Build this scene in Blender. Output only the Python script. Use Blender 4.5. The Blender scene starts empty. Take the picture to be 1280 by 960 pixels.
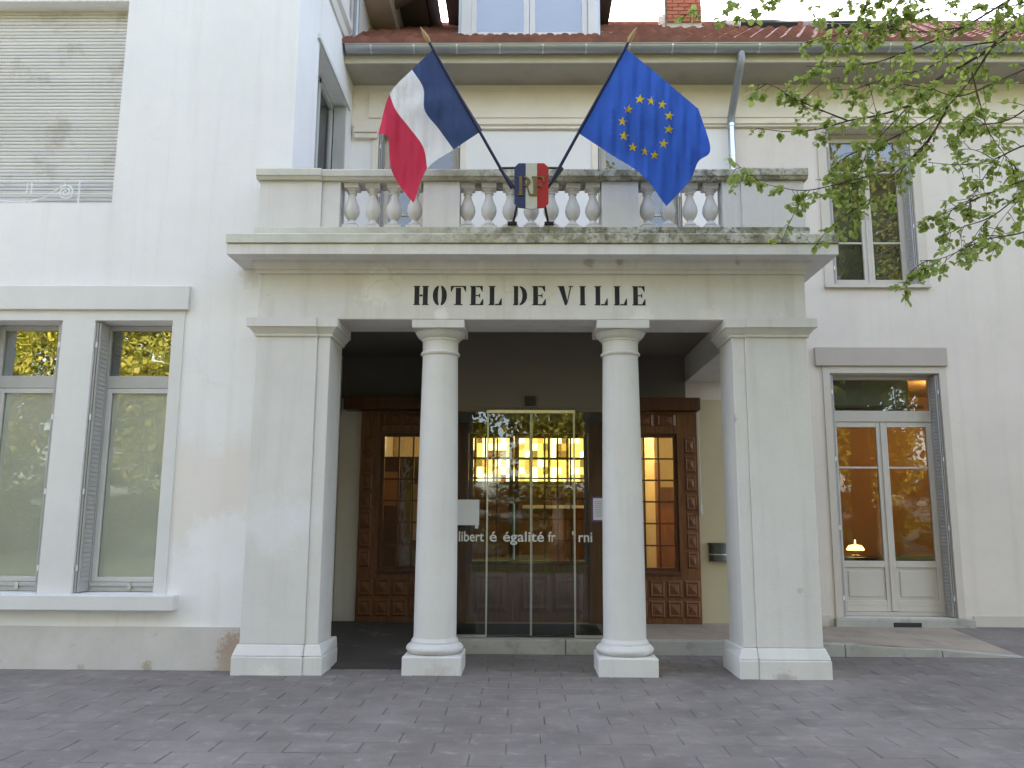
import bpy, bmesh, math, random
from mathutils import Vector, Matrix, noise as mnoise
R_ = math.radians
sc = bpy.context.scene
col = sc.collection
random.seed(7)

# ---------------------------------------------------------------- camera
F_PX = 1029.0
PITCH, YAW, ROLL = R_(9.292), R_(.802), R_(.306)
CAM = Vector((-.074, -8.559, 1.55))
cp, sp, cy, sy = math.cos(PITCH), math.sin(PITCH), math.cos(YAW), math.sin(YAW)
FW = Vector((-sy*cp, cy*cp, sp)); R0 = Vector((cy, sy, 0)); U0 = Vector((sy*sp, -cy*sp, cp))
RT = math.cos(ROLL)*R0 + math.sin(ROLL)*U0
UP = -math.sin(ROLL)*R0 + math.cos(ROLL)*U0
cd = bpy.data.cameras.new('camera'); cam = bpy.data.objects.new('camera', cd); col.objects.link(cam)
m = Matrix((RT, UP, -FW)).transposed().to_4x4(); m.translation = CAM
cam.matrix_world = m
cd.sensor_width = 36; cd.lens = 36*F_PX/1280; cd.clip_end = 2000; cd.clip_start = .05
sc.camera = cam

# ---------------------------------------------------------------- sky, sun, exposure
SUN_EL, SUN_AZ = R_(29), R_(-14)          # sun stands behind the building, a little to the left
w = bpy.data.worlds.new('World'); sc.world = w; w.use_nodes = True
nt = w.node_tree; nt.nodes.clear()
sky = nt.nodes.new('ShaderNodeTexSky'); sky.sky_type = 'NISHITA'; sky.sun_disc = False
sky.sun_elevation = SUN_EL; sky.sun_rotation = SUN_AZ
sky.air_density = 1.0; sky.dust_density = 3.0; sky.ozone_density = 1.0
hs = nt.nodes.new('ShaderNodeHueSaturation'); hs.inputs['Saturation'].default_value = .68; hs.inputs['Hue'].default_value = .507
bg = nt.nodes.new('ShaderNodeBackground'); bg.inputs['Strength'].default_value = .15
wo = nt.nodes.new('ShaderNodeOutputWorld')
nt.links.new(sky.outputs[0], hs.inputs['Color']); nt.links.new(hs.outputs[0], bg.inputs['Color']); nt.links.new(bg.outputs[0], wo.inputs['Surface'])
sl = bpy.data.lights.new('sun', 'SUN'); sl.energy = 4.0; sl.angle = R_(.6); sl.color = (1, .9, .74)
so = bpy.data.objects.new('sun', sl); col.objects.link(so)
sdir = Vector((math.sin(SUN_AZ)*math.cos(SUN_EL), math.cos(SUN_AZ)*math.cos(SUN_EL), math.sin(SUN_EL)))
so.rotation_euler = sdir.to_track_quat('Z', 'Y').to_euler(); so.location = (-6, 30, 20)
vs = sc.view_settings
vs.view_transform = 'Standard'; vs.look = 'None'; vs.gamma = 1; vs.use_curve_mapping = False
vs.exposure = 2.9
try:
    sc.cycles.use_denoising = True
    sc.cycles.max_bounces = 10; sc.cycles.transparent_max_bounces = 16; sc.cycles.diffuse_bounces = 5
    sc.cycles.sample_clamp_indirect = 6
except Exception: pass

# ---------------------------------------------------------------- survey helpers: picture measurement -> place on a known plane
def ray(px, py): return FW + (px-640)/F_PX*RT - (py-480)/F_PX*UP
def at(px, py, Y):
    d = ray(px, py); return CAM + d*((Y-CAM.y)/d.y)

# ---------------------------------------------------------------- materials
M = {}
def nodes(name):
    mt = bpy.data.materials.new(name); mt.use_nodes = True
    n = mt.node_tree; n.nodes.clear()
    out = n.nodes.new('ShaderNodeOutputMaterial'); M[name] = mt
    return mt, n, out
def N(n, t, **kw):
    x = n.nodes.new(t)
    for k, v in kw.items():
        if k in x.inputs.keys(): x.inputs[k].default_value = v
        else: setattr(x, k, v)
    return x
def c4(c): return (c[0], c[1], c[2], 1)
def tex_noise(n, vec, scale, detail=5, rough=.55, stretch=None):
    if stretch:
        mp = N(n, 'ShaderNodeMapping'); mp.inputs['Scale'].default_value = stretch
        n.links.new(vec, mp.inputs['Vector']); vec = mp.outputs[0]
    t = N(n, 'ShaderNodeTexNoise', Scale=scale, Detail=detail, Roughness=rough)
    n.links.new(vec, t.inputs['Vector']); return t.outputs['Fac']
def ramp(n, fac, a, b, c0=0., c1=1.):
    r = N(n, 'ShaderNodeMapRange'); r.inputs['From Min'].default_value = a; r.inputs['From Max'].default_value = b
    r.inputs['To Min'].default_value = c0; r.inputs['To Max'].default_value = c1
    n.links.new(fac, r.inputs['Value']); return r.outputs[0]
def mix(n, fac, a, b, mode='MIX'):
    x = n.nodes.new('ShaderNodeMix'); x.data_type = 'RGBA'; x.blend_type = mode
    for i, v in ((6, a), (7, b)):
        if isinstance(v, (tuple, list)): x.inputs[i].default_value = c4(v)
        else: n.links.new(v, x.inputs[i])
    if isinstance(fac, (int, float)): x.inputs[0].default_value = fac
    else: n.links.new(fac, x.inputs[0])
    return x.outputs[2]
def mathn(n, op, a, b=0.):
    x = N(n, 'ShaderNodeMath', operation=op)
    for i, v in ((0, a), (1, b)):
        if isinstance(v, (int, float)): x.inputs[i].default_value = v
        else: n.links.new(v, x.inputs[i])
    return x.outputs[0]
def surface(name, base, var=.12, dark=None, scale=1.2, rough=.75, bump=.15, bscale=55, spec=.3, metal=0., stain=None, streak=0., blob=None, random_tint=0., island=0., crack=0., coords='Object', base_at=(0, 0, 0)):
    """stain: list of (colour, scale, lo, hi, strength[, (axis, from, to)]); blob: list of (centre, radius, colour, noise scale)"""
    mt, n, out = nodes(name)
    tc = N(n, 'ShaderNodeTexCoord'); v = N(n, 'ShaderNodeNewGeometry').outputs['Position'] if coords == 'Position' else tc.outputs[coords]
    dark = dark or tuple(x*(1-var*1.6) for x in base)
    f = tex_noise(n, v, scale, 6, .6)
    c = mix(n, ramp(n, f, .32, .68), dark, base)
    f2 = tex_noise(n, v, scale*9, 4, .6)
    c = mix(n, ramp(n, f2, .3, .7, .0, var*1.2), c, tuple(x*.7 for x in base))
    if streak:
        f3 = tex_noise(n, v, 1.0, 5, .6, (7, 7, .35))
        c = mix(n, ramp(n, f3, .52, .75, 0, streak), c, tuple(x*y for x, y in zip(base, (.55, .5, .42))))
    for s in (stain or []):
        f4 = tex_noise(n, v, s[1], 7, .65)
        k = ramp(n, f4, s[2], s[3], 0, s[4])
        if len(s) > 5:
            sx = N(n, 'ShaderNodeSeparateXYZ'); n.links.new(v, sx.inputs[0])
            k = mathn(n, 'MULTIPLY', k, ramp(n, sx.outputs[s[5][0]], s[5][1], s[5][2]))
        c = mix(n, k, c, s[0])
    for (ctr, rad, colr, ns, amt) in (blob or []):
        d = N(n, 'ShaderNodeVectorMath', operation='DISTANCE'); n.links.new(v, d.inputs[0]); d.inputs[1].default_value = tuple(ctr[q]-base_at[q] for q in range(3))
        nn = tex_noise(n, v, ns*1.6, 8, .72)
        e = mathn(n, 'SUBTRACT', mathn(n, 'MULTIPLY', nn, 2.0), mathn(n, 'DIVIDE', d.outputs['Value'], rad))
        c = mix(n, ramp(n, e, .0, .42, 0, amt), c, colr)
    if crack:
        wn = N(n, 'ShaderNodeTexNoise', Scale=3.0, Detail=4); n.links.new(v, wn.inputs['Vector'])
        sc3 = N(n, 'ShaderNodeVectorMath', operation='MULTIPLY_ADD'); n.links.new(wn.outputs['Color'], sc3.inputs[0]); sc3.inputs[1].default_value = (.35, .35, .35); n.links.new(v, sc3.inputs[2])
        vo = N(n, 'ShaderNodeTexVoronoi', feature='DISTANCE_TO_EDGE', Scale=.75); n.links.new(sc3.outputs[0], vo.inputs['Vector'])
        kk = mathn(n, 'MULTIPLY', ramp(n, vo.outputs['Distance'], .0045, .0, 0, crack), ramp(n, tex_noise(n, v, .9, 3), .50, .60))
        c = mix(n, kk, c, tuple(x*.35 for x in base))
    if random_tint:
        oi = N(n, 'ShaderNodeObjectInfo')
        c = mix(n, ramp(n, oi.outputs['Random'], 0, 1, 0, random_tint), c, tuple(x*.45 for x in base))
    if island:
        gi = N(n, 'ShaderNodeNewGeometry'); c = mix(n, ramp(n, gi.outputs['Random Per Island'], 0, 1, 0, island), c, tuple(x*.4+.03 for x in base))
    b = N(n, 'ShaderNodeBsdfPrincipled', Roughness=rough, Metallic=metal)
    b.inputs['Specular IOR Level'].default_value = spec
    n.links.new(c, b.inputs['Base Color'])
    if bump:
        bf = tex_noise(n, v, bscale, 5, .6)
        bp = N(n, 'ShaderNodeBump', Strength=bump, Distance=.01); n.links.new(bf, bp.inputs['Height']); n.links.new(bp.outputs[0], b.inputs['Normal'])
    n.links.new(b.outputs[0], out.inputs['Surface'])
    return mt
def wood(name, base, dark, rough=.4):
    mt, n, out = nodes(name)
    tc = N(n, 'ShaderNodeTexCoord'); v = tc.outputs['Object']
    f = tex_noise(n, v, 3.0, 6, .65, (9, 9, .7))
    c = mix(n, ramp(n, f, .3, .72), dark, base)
    f2 = tex_noise(n, v, 1.1, 3)
    c = mix(n, ramp(n, f2, .4, .7, 0, .35), c, dark)
    b = N(n, 'ShaderNodeBsdfPrincipled', Roughness=rough); n.links.new(c, b.inputs['Base Color'])
    b.inputs['Specular IOR Level'].default_value = .4
    bp = N(n, 'ShaderNodeBump', Strength=.08, Distance=.005); n.links.new(f, bp.inputs['Height']); n.links.new(bp.outputs[0], b.inputs['Normal'])
    n.links.new(b.outputs[0], out.inputs['Surface']); return mt
def glass(name, tint=(.92, .95, .94), gain=2.0, wob=.004, wscale=2.0):
    mt, n, out = nodes(name)
    tc = N(n, 'ShaderNodeTexCoord')
    f = tex_noise(n, tc.outputs['Object'], wscale, 2)
    bp = N(n, 'ShaderNodeBump', Strength=1.0, Distance=wob); n.links.new(f, bp.inputs['Height'])
    fr = N(n, 'ShaderNodeFresnel', IOR=1.52); n.links.new(bp.outputs[0], fr.inputs['Normal'])
    k = N(n, 'ShaderNodeMath', operation='MULTIPLY', use_clamp=True); k.inputs[1].default_value = gain; n.links.new(fr.outputs[0], k.inputs[0])
    tr = N(n, 'ShaderNodeBsdfTransparent', Color=c4(tint)); gl = N(n, 'ShaderNodeBsdfGlossy', Roughness=.0, Color=(1, 1, 1, 1)); n.links.new(bp.outputs[0], gl.inputs['Normal'])
    mx = N(n, 'ShaderNodeMixShader'); n.links.new(k.outputs[0], mx.inputs[0]); n.links.new(tr.outputs[0], mx.inputs[1]); n.links.new(gl.outputs[0], mx.inputs[2])
    n.links.new(mx.outputs[0], out.inputs['Surface']); return mt
def emit(name, colr, strength):
    mt, n, out = nodes(name); e = N(n, 'ShaderNodeEmission', Color=c4(colr), Strength=strength); n.links.new(e.outputs[0], out.inputs['Surface']); return mt
def cloth(name, base, trans=.35):
    mt, n, out = nodes(name)
    tc = N(n, 'ShaderNodeTexCoord')
    f = tex_noise(n, tc.outputs['Object'], 3., 3)
    c = mix(n, ramp(n, f, .3, .7), tuple(x*.85 for x in base), base)
    d = N(n, 'ShaderNodeBsdfDiffuse'); t = N(n, 'ShaderNodeBsdfTranslucent'); n.links.new(c, d.inputs[0]); n.links.new(c, t.inputs[0])
    cr = tex_noise(n, tc.outputs['Object'], 1.0, 3, .5, (16, 16, 2.5)); wv = tex_noise(n, tc.outputs['Object'], 420, 2)
    bp = N(n, 'ShaderNodeBump', Strength=.3, Distance=.02); n.links.new(cr, bp.inputs['Height']); b2 = N(n, 'ShaderNodeBump', Strength=.15, Distance=.002); n.links.new(wv, b2.inputs['Height']); n.links.new(bp.outputs[0], b2.inputs['Normal'])
    n.links.new(b2.outputs[0], d.inputs['Normal']); n.links.new(b2.outputs[0], t.inputs['Normal'])
    mx = N(n, 'ShaderNodeMixShader'); mx.inputs[0].default_value = trans
    n.links.new(d.outputs[0], mx.inputs[1]); n.links.new(t.outputs[0], mx.inputs[2]); n.links.new(mx.outputs[0], out.inputs['Surface']); return mt
def leafmat(name, a, b, trans=.45):
    mt, n, out = nodes(name)
    tc = N(n, 'ShaderNodeTexCoord'); g = N(n, 'ShaderNodeNewGeometry'); oi = N(n, 'ShaderNodeObjectInfo')
    r = mathn(n, 'FRACT', mathn(n, 'ADD', g.outputs['Random Per Island'], oi.outputs['Random']))
    c = mix(n, r, a, b)
    d = N(n, 'ShaderNodeBsdfPrincipled', Roughness=.55); d.inputs['Specular IOR Level'].default_value = .3
    t = N(n, 'ShaderNodeBsdfTranslucent'); n.links.new(c, d.inputs['Base Color'])
    n.links.new(mix(n, .5, c, (.45, .55, .08), 'MIX'), t.inputs[0])
    mx = N(n, 'ShaderNodeMixShader'); mx.inputs[0].default_value = trans
    n.links.new(d.outputs[0], mx.inputs[1]); n.links.new(t.outputs[0], mx.inputs[2]); n.links.new(mx.outputs[0], out.inputs['Surface']); return mt

surface('wing_plaster', (.82, .81, .815), .05, scale=.7, bump=.2, bscale=30, streak=.15, crack=.10,
        stain=[((.62, .54, .45), .9, .60, .78, .28)],
        blob=[((-3.35, .2, 1.75), .75, (.72, .65, .58), 1.6, .55), ((-3.2, .2, 1.25), .45, (.84, .85, .88), 2.5, .6),
              ((-3.05, .2, 4.25), .22, (.58, .53, .42), 9, .5)], base_at=(-5.9, .2, 0))
surface('plinth_plaster', (.62, .585, .56), .10, scale=1.6, bump=.3, bscale=25, streak=.12,
        stain=[((.40, .36, .30), 7, .63, .72, .7), ((.5, .46, .38), 2.2, .55, .75, .35)],
        blob=[((-3.02, .18, .20), .22, (.36, .25, .18), 20, .8), ((-3.05, .18, .05), .18, (.45, .36, .27), 14, .9),
              ((-3.92, .18, .03), .07, (.38, .33, .26), 22, .9), ((-4.6, .18, .02), .05, (.42, .36, .3), 16, .8)], base_at=(-5.9, .2, 0))
surface('upper_plaster', (.84, .82, .81), .04, scale=.8, bump=.1, streak=.05)
surface('main_plaster', (.72, .645, .58), .06, scale=.8, bump=.15, bscale=30, streak=.15, crack=.14,
        stain=[((.55, .52, .49), 1.3, .56, .75, .3)])
surface('attic_plaster', (.83, .755, .66), .06, scale=.9, bump=.1, stain=[((.42, .36, .26), 1.6, .58, .76, .45)])
surface('trim_grey', (.71, .70, .69), .05, scale=1.5, bump=.1, streak=.06)
surface('trim_dark', (.47, .41, .36), .05, scale=1.5, bump=.1, streak=.06)
surface('trim_mid', (.60, .54, .47), .05, scale=1.5, bump=.1, streak=.06)
surface('portico_stone', (.69, .67, .65), .06, scale=1.3, bump=.25, bscale=30, streak=.20, crack=.08,
        stain=[((.56, .55, .46), 1.1, .52, .75, .25)],
        blob=[((-2.62, 0, 1.5), .34, (.74, .75, .78), 2.0, .5), ((-2.35, 0, 1.55), .2, (.74, .75, .78), 3.0, .4), ((2.72, 0, .85), .035, (.52, .44, .34), 30, .7), ((2.1, 0, 2.6), .07, (.35, .32, .28), 18, .7), ((-2.6, 0, .0), .14, (.80, .78, .68), 12, .6), ((2.5, 0, -.03), .14, (.36, .33, .30), 14, .7), ((-.9, .1, -.03), .2, (.42, .40, .36), 12, .5)], base_at=(0, .3, 0))
surface('entablature_stone', (.72, .70, .68), .08, scale=1.4, bump=.3, bscale=30, streak=.30, crack=.25,
        stain=[((.54, .51, .40), .9, .46, .74, .45), ((.80, .79, .76), 5.5, .66, .74, .4), ((.40, .37, .29), 8, .70, .75, .6)],
        blob=[((-1.62, 0, 4.02), .24, (.80, .79, .76), 9, .6), ((-1.5, 0, 3.98), .12, (.52, .50, .44), 14, .3), ((.62, -.1, 4.25), .07, (.36, .27, .2), 30, .6), ((.95, -.1, 4.26), .05, (.36, .27, .2), 34, .6), ((2.2, -.1, 4.25), .04, (.36, .27, .2), 34, .6), ((-.95, 0, 3.70), .09, (.82, .80, .77), 12, .7), ((1.2, 0, 3.665), .14, (.80, .78, .75), 12, .6), ((1.9, 0, 3.66), .16, (.76, .70, .66), 12, .6)], base_at=(0, .3, 0))
surface('ledge_stone', (.64, .63, .56), .10, scale=2, bump=.5, bscale=30, rough=.85, streak=.2,
        stain=[((.40, .37, .27), 2.2, .38, .60, .8, (0, -2.8, -.6)), ((.19, .18, .115), 6.5, .42, .58, .85, (0, -2.0, .0)), ((.10, .09, .07), 17, .52, .62, .8, (0, -1.6, .8))])
surface('soffit_paint', (.40, .37, .31), .08, scale=1.0, bump=.1, stain=[((.25, .22, .17), 1.8, .5, .7, .5)])
surface('frame_paint', (.50, .50, .49), .05, scale=2.5, rough=.5, bump=.05)
surface('shutter_paint', (.45, .44, .43), .08, scale=2.5, rough=.55, bump=.05)
surface('sash_main', (.57, .52, .46), .05, scale=2.5, rough=.5, bump=.05)
surface('frame_main', (.52, .475, .42), .05, scale=2.5, rough=.5, bump=.05)
surface('blind_green', (.24, .25, .205), .1, scale=2)
surface('sash_white', (.62, .61, .60), .05, scale=2.5, rough=.5, bump=.05)
surface('roller_paint', (.72, .705, .69), .08, scale=1.2, rough=.6, bump=.05, stain=[((.46, .42, .37), 1.5, .50, .68, .6), ((.44, .4, .36), 9, .58, .68, .5)], coords='Generated', random_tint=.12)
surface('slat_paint', (.70, .685, .67), .06, scale=1.0, rough=.6, bump=.05, stain=[((.40, .36, .32), 2.6, .53, .66, .6)], random_tint=.25, coords='Position')
surface('white_iron', (.78, .78, .78), .05, scale=4, rough=.45, bump=.03)
surface('zinc', (.42, .44, .45), .12, scale=2.2, rough=.42, metal=.75, bump=.05)
surface('zinc_bright', (.66, .70, .74), .10, scale=3, rough=.3, metal=.9, bump=.02)
surface('dark_metal', (.035, .035, .033), .1, scale=4, rough=.6, metal=.0, bump=.03)
surface('ash_metal', (.13, .135, .13), .15, scale=5, rough=.4, metal=.6, bump=.03)
surface('steel', (.62, .63, .63), .05, scale=4, rough=.3, metal=.9, bump=.0)
surface('roof_tile', (.42, .19, .145), .2, dark=(.30, .125, .095), scale=5, rough=.75, bump=.3, bscale=30, stain=[((.38, .27, .22), 3, .55, .7, .6)], island=.75)
surface('brick', (.50, .16, .085), .15, scale=6, rough=.85, bump=.3, random_tint=.5)
surface('mortar', (.50, .43, .34), .12, scale=6, rough=.9, bump=.4)
surface('lead', (.34, .36, .38), .1, scale=4, rough=.5, metal=.5)
surface('eave_wood', (.20, .165, .13), .15, scale=3, rough=.7, bump=.2)
surface('eave_cream', (.58, .53, .42), .08, scale=2, rough=.7, bump=.1)
PVS = [((.34, .30, .275), .55, .45, .72, .55), ((.11, .098, .092), .8, .52, .75, .5), ((.36, .325, .30), 6, .56, .72, .5), ((.10, .09, .085), 11, .62, .72, .55), ((.45, .42, .38), 45, .68, .74, .6)]
surface('paver_stone', (.218, .19, .172), .16, scale=3.0, rough=.82, bump=.5, bscale=60, random_tint=.20, coords='Position', stain=PVS)
surface('paver_field', (.21, .183, .166), .18, scale=.7, rough=.82, bump=.5, bscale=60, coords='Position', stain=PVS)
surface('joint_sand', (.155, .138, .125), .3, scale=3, rough=.95, bump=.5)
surface('concrete', (.41, .335, .265), .14, scale=1.3, rough=.85, bump=.35, bscale=40, stain=[((.20, .185, .17), 2.4, .52, .7, .6), ((.48, .46, .42), 6, .60, .70, .4)])
surface('step_stone', (.46, .445, .40), .14, scale=2, rough=.85, bump=.4, bscale=30, stain=[((.25, .23, .19), 5, .54, .66, .6)])
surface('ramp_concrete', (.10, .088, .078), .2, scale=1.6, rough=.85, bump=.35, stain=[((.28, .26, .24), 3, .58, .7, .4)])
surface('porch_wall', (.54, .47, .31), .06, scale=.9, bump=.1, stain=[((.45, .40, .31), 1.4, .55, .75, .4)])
surface('porch_dark', (.20, .175, .155), .08, scale=.9, bump=.1)  # dark brown, with porch shade put into the colour of upper wall and ceiling
surface('litter_bits', (.42, .37, .27), .3, scale=2, rough=.9, bump=0, island=.9)
surface('lawn', (.05, .075, .02), .35, scale=.25, rough=.9, bump=.6, bscale=20, stain=[((.09, .10, .035), 1.5, .5, .7, .6)])
surface('letter_paint', (.025, .026, .032), .3, scale=6, rough=.6, bump=.1, stain=[((.55, .54, .50), 13, .66, .70, .75)])
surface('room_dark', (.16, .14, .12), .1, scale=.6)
surface('room_cream', (.66, .56, .38), .1, scale=.6)
surface('room_orange', (.42, .25, .14), .12, scale=.5)
surface('room_floor', (.16, .09, .05), .2, scale=2)
surface('curtain_film', (.95, .93, .98), .06, scale=1.2, rough=.6, bump=0)
surface('mat_dark', (.05, .052, .05), .1, scale=8, bump=.5, bscale=200)
surface('gold_metal', (.16, .11, .045), .1, scale=5, rough=.4, metal=.7, bump=.05)
surface('shield_blue', (.022, .035, .11), .1, scale=5, rough=.35); surface('shield_white', (.50, .49, .42), .1, scale=5, rough=.35); surface('shield_red', (.36, .014, .018), .1, scale=5, rough=.35)
surface('pole_paint', (.025, .03, .08), .1, scale=5, rough=.4); surface('finial_wood', (.42, .30, .13), .1, scale=5, rough=.5)
surface('sign_white', (.72, .75, .80), .03, scale=3, rough=.35, bump=0); surface('paper', (.74, .72, .78), .03, scale=3, rough=.7, bump=0)
surface('print_purple', (.16, .10, .26), .05, scale=3, bump=0); surface('print_grey', (.38, .37, .42), .05, scale=3, bump=0)
surface('text_white', (.72, .73, .72), .03, scale=3, rough=.6, bump=0)
surface('bark', (.10, .075, .055), .25, scale=9, rough=.9, bump=.6, bscale=30)
surface('furniture', (.045, .03, .022), .1, scale=4, rough=.4)
wood('door_wood', (.24, .095, .032), (.10, .036, .014)); wood('door_wood_dark', (.13, .046, .017), (.055, .02, .009))
glass('window_glass', gain=.95, wob=.0015); glass('film_glass', gain=.85, wob=.0015); glass('dormer_glass', gain=2.0, wob=.001); glass('old_glass', gain=4.2, wob=.003, wscale=3.0); glass('door_glass', tint=(.84, .87, .85), gain=1.0, wob=.0008); glass('small_glass', gain=1.2, wob=.004, wscale=6)
cloth('flag_blue', (.07, .105, .24), .25); cloth('flag_white', (.92, .92, .97), .3); cloth('flag_red', (.68, .065, .125), .25); cloth('eu_blue', (.055, .14, .58), .25); cloth('eu_yellow', (.80, .62, .04), .2)
leafmat('linden_leaf', (.17, .235, .065), (.36, .42, .15)); leafmat('park_leaf', (.15, .15, .02), (.30, .25, .03), .4)
emit('added_lamp_warm', (1, .62, .22), 7); emit('added_lamp_hall', (1, .68, .26), 20); emit('lamp_shade', (1, .52, .15), .9)
emit('stain_a', (1, .62, .13), .46); emit('stain_b', (1, .48, .07), .32); emit('stain_c', (1, .80, .34), .85); emit('stain_d', (.8, .24, .05), .11); emit('stain_e', (.75, .40, .07), .15)

# ---------------------------------------------------------------- mesh building
def wloc(o):
    p = Vector((0, 0, 0))
    while o is not None: p += o.location; o = o.parent
    return p
class MB:
    def __init__(s): s.v = []; s.f = []; s.mi = []
    def add(s, vs_, fs, mi=0):
        b = len(s.v); s.v += [tuple(x) for x in vs_]
        for q in fs: s.f.append(tuple(b+i for i in q)); s.mi.append(mi)
        return s
    def box(s, x0, x1, y0, y1, z0, z1, mi=0):
        vv = [(x, y, z) for z in (z0, z1) for y in (y0, y1) for x in (x0, x1)]
        return s.add(vv, [(0, 2, 3, 1), (4, 5, 7, 6), (0, 1, 5, 4), (2, 6, 7, 3), (0, 4, 6, 2), (1, 3, 7, 5)], mi)
    def quad(s, a, b, c, d, mi=0): return s.add([a, b, c, d], [(0, 1, 2, 3)], mi)
    def lathe(s, cx, cy_, prof, seg=32, cap=True):
        vv = []; ff = []
        for r, z in prof:
            for k in range(seg):
                a = 2*math.pi*k/seg; vv.append((cx+r*math.cos(a), cy_+r*math.sin(a), z))
        for i in range(len(prof)-1):
            for k in range(seg):
                k2 = (k+1) % seg; ff.append((i*seg+k, i*seg+k2, (i+1)*seg+k2, (i+1)*seg+k))
        if cap:
            ff.append(tuple(range(seg-1, -1, -1))); ff.append(tuple((len(prof)-1)*seg+k for k in range(seg)))
        return s.add(vv, ff)
    def tube(s, pts, rad, seg=8, mi=0):
        pts = [Vector(p) for p in pts]; n = len(pts)
        rr = rad if isinstance(rad, (list, tuple)) else [rad]*n
        vv = []; ff = []; ref = None
        for i, p in enumerate(pts):
            t = (pts[min(i+1, n-1)]-pts[max(i-1, 0)]).normalized()
            if ref is None:
                ref = t.orthogonal().normalized()
            ref = (ref - t*ref.dot(t)).normalized(); bi = t.cross(ref)
            for k in range(seg):
                a = 2*math.pi*k/seg; vv.append(p + (ref*math.cos(a)+bi*math.sin(a))*rr[i])
        for i in range(n-1):
            for k in range(seg):
                k2 = (k+1) % seg; ff.append((i*seg+k, i*seg+k2, (i+1)*seg+k2, (i+1)*seg+k))
        ff.append(tuple(range(seg-1, -1, -1))); ff.append(tuple((n-1)*seg+k for k in range(seg)))
        return s.add(vv, ff, mi)
    def prism(s, poly, y0, y1, mi=0):          # poly in (x,z), extruded along y
        n = len(poly)
        vv = [(x, y0, z) for x, z in poly]+[(x, y1, z) for x, z in poly]
        ff = [tuple(range(n)), tuple(range(2*n-1, n-1, -1))]+[(i, i+n, (i+1) % n+n, (i+1) % n) for i in range(n)]
        return s.add(vv, ff, mi)
    def prism_x(s, poly, x0, x1, mi=0):        # poly in (y,z), extruded along x
        n = len(poly)
        vv = [(x0, y, z) for y, z in poly]+[(x1, y, z) for y, z in poly]
        ff = [tuple(range(n)), tuple(range(2*n-1, n-1, -1))]+[(i, i+n, (i+1) % n+n, (i+1) % n) for i in range(n)]
        return s.add(vv, ff, mi)
    def build(s, name, mats, parent=None, smooth=False, bevel=0, seg=2, fix=True):
        o_ = wloc(parent) if parent else Vector((0, 0, 0))
        me = bpy.data.meshes.new(name); me.from_pydata([(x-o_.x, y-o_.y, z-o_.z) for x, y, z in s.v], [], s.f)
        for mm in (mats if isinstance(mats, (list, tuple)) else [mats]): me.materials.append(M[mm])
        if any(s.mi): me.polygons.foreach_set('material_index', s.mi)
        if fix:
            bm = bmesh.new(); bm.from_mesh(me); bmesh.ops.recalc_face_normals(bm, faces=bm.faces); bm.to_mesh(me); bm.free()
        if smooth:
            me.polygons.foreach_set('use_smooth', [True]*len(me.polygons))
            try: me.set_sharp_from_angle(angle=R_(38))
            except Exception: pass
        o = bpy.data.objects.new(name, me); col.objects.link(o)
        if parent: o.parent = parent
        if bevel:
            b = o.modifiers.new('bevel', 'BEVEL'); b.width = bevel; b.segments = seg; b.limit_method = 'ANGLE'; b.angle_limit = R_(40)
        return o
def tag(o, label, cat, group=None, kind=None):
    if label: o['label'] = label
    if cat: o['category'] = cat
    if group: o['group'] = group
    if kind: o['kind'] = kind
    return o
def root(name, loc, label, cat, group=None):
    o = bpy.data.objects.new(name, None); o.empty_display_size = .2; o.location = loc; col.objects.link(o)
    return tag(o, label, cat, group)
def place(mesh, name, parent, loc, rot=None, scale=None):       # a linked copy of alike pieces
    o = bpy.data.objects.new(name, mesh); col.objects.link(o); o.parent = parent; o.location = loc
    if rot: o.rotation_euler = rot
    if scale: o.scale = scale
    return o
def wall_holes(mb, a0, a1, z0, z1, holes, p, thick, axis='x', flip=1):
    """sheet wall with rectangular openings and their reveals; front at p, back at p+thick*flip"""
    xs = sorted({a0, a1, *[h[0] for h in holes], *[h[1] for h in holes]}); zs = sorted({z0, z1, *[h[2] for h in holes], *[h[3] for h in holes]})
    def P(a, d, z): return (a, d, z) if axis == 'x' else (d, a, z)
    def inside(a, z): return any(h[0] < a < h[1] and h[2] < z < h[3] for h in holes)
    q = p+thick*flip
    for i in range(len(xs)-1):
        for j in range(len(zs)-1):
            if inside((xs[i]+xs[i+1])/2, (zs[j]+zs[j+1])/2): continue
            for d in (p, q): mb.quad(P(xs[i], d, zs[j]), P(xs[i+1], d, zs[j]), P(xs[i+1], d, zs[j+1]), P(xs[i], d, zs[j+1]))
    for h in list(holes)+[(a0, a1, z0, z1)]:
        b0, b1, c0, c1 = h
        for (u, v_) in (((b0, c0), (b1, c0)), ((b1, c0), (b1, c1)), ((b1, c1), (b0, c1)), ((b0, c1), (b0, c0))):
            mb.quad(P(u[0], p, u[1]), P(v_[0], p, v_[1]), P(v_[0], q, v_[1]), P(u[0], q, u[1]))
    return mb

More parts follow.
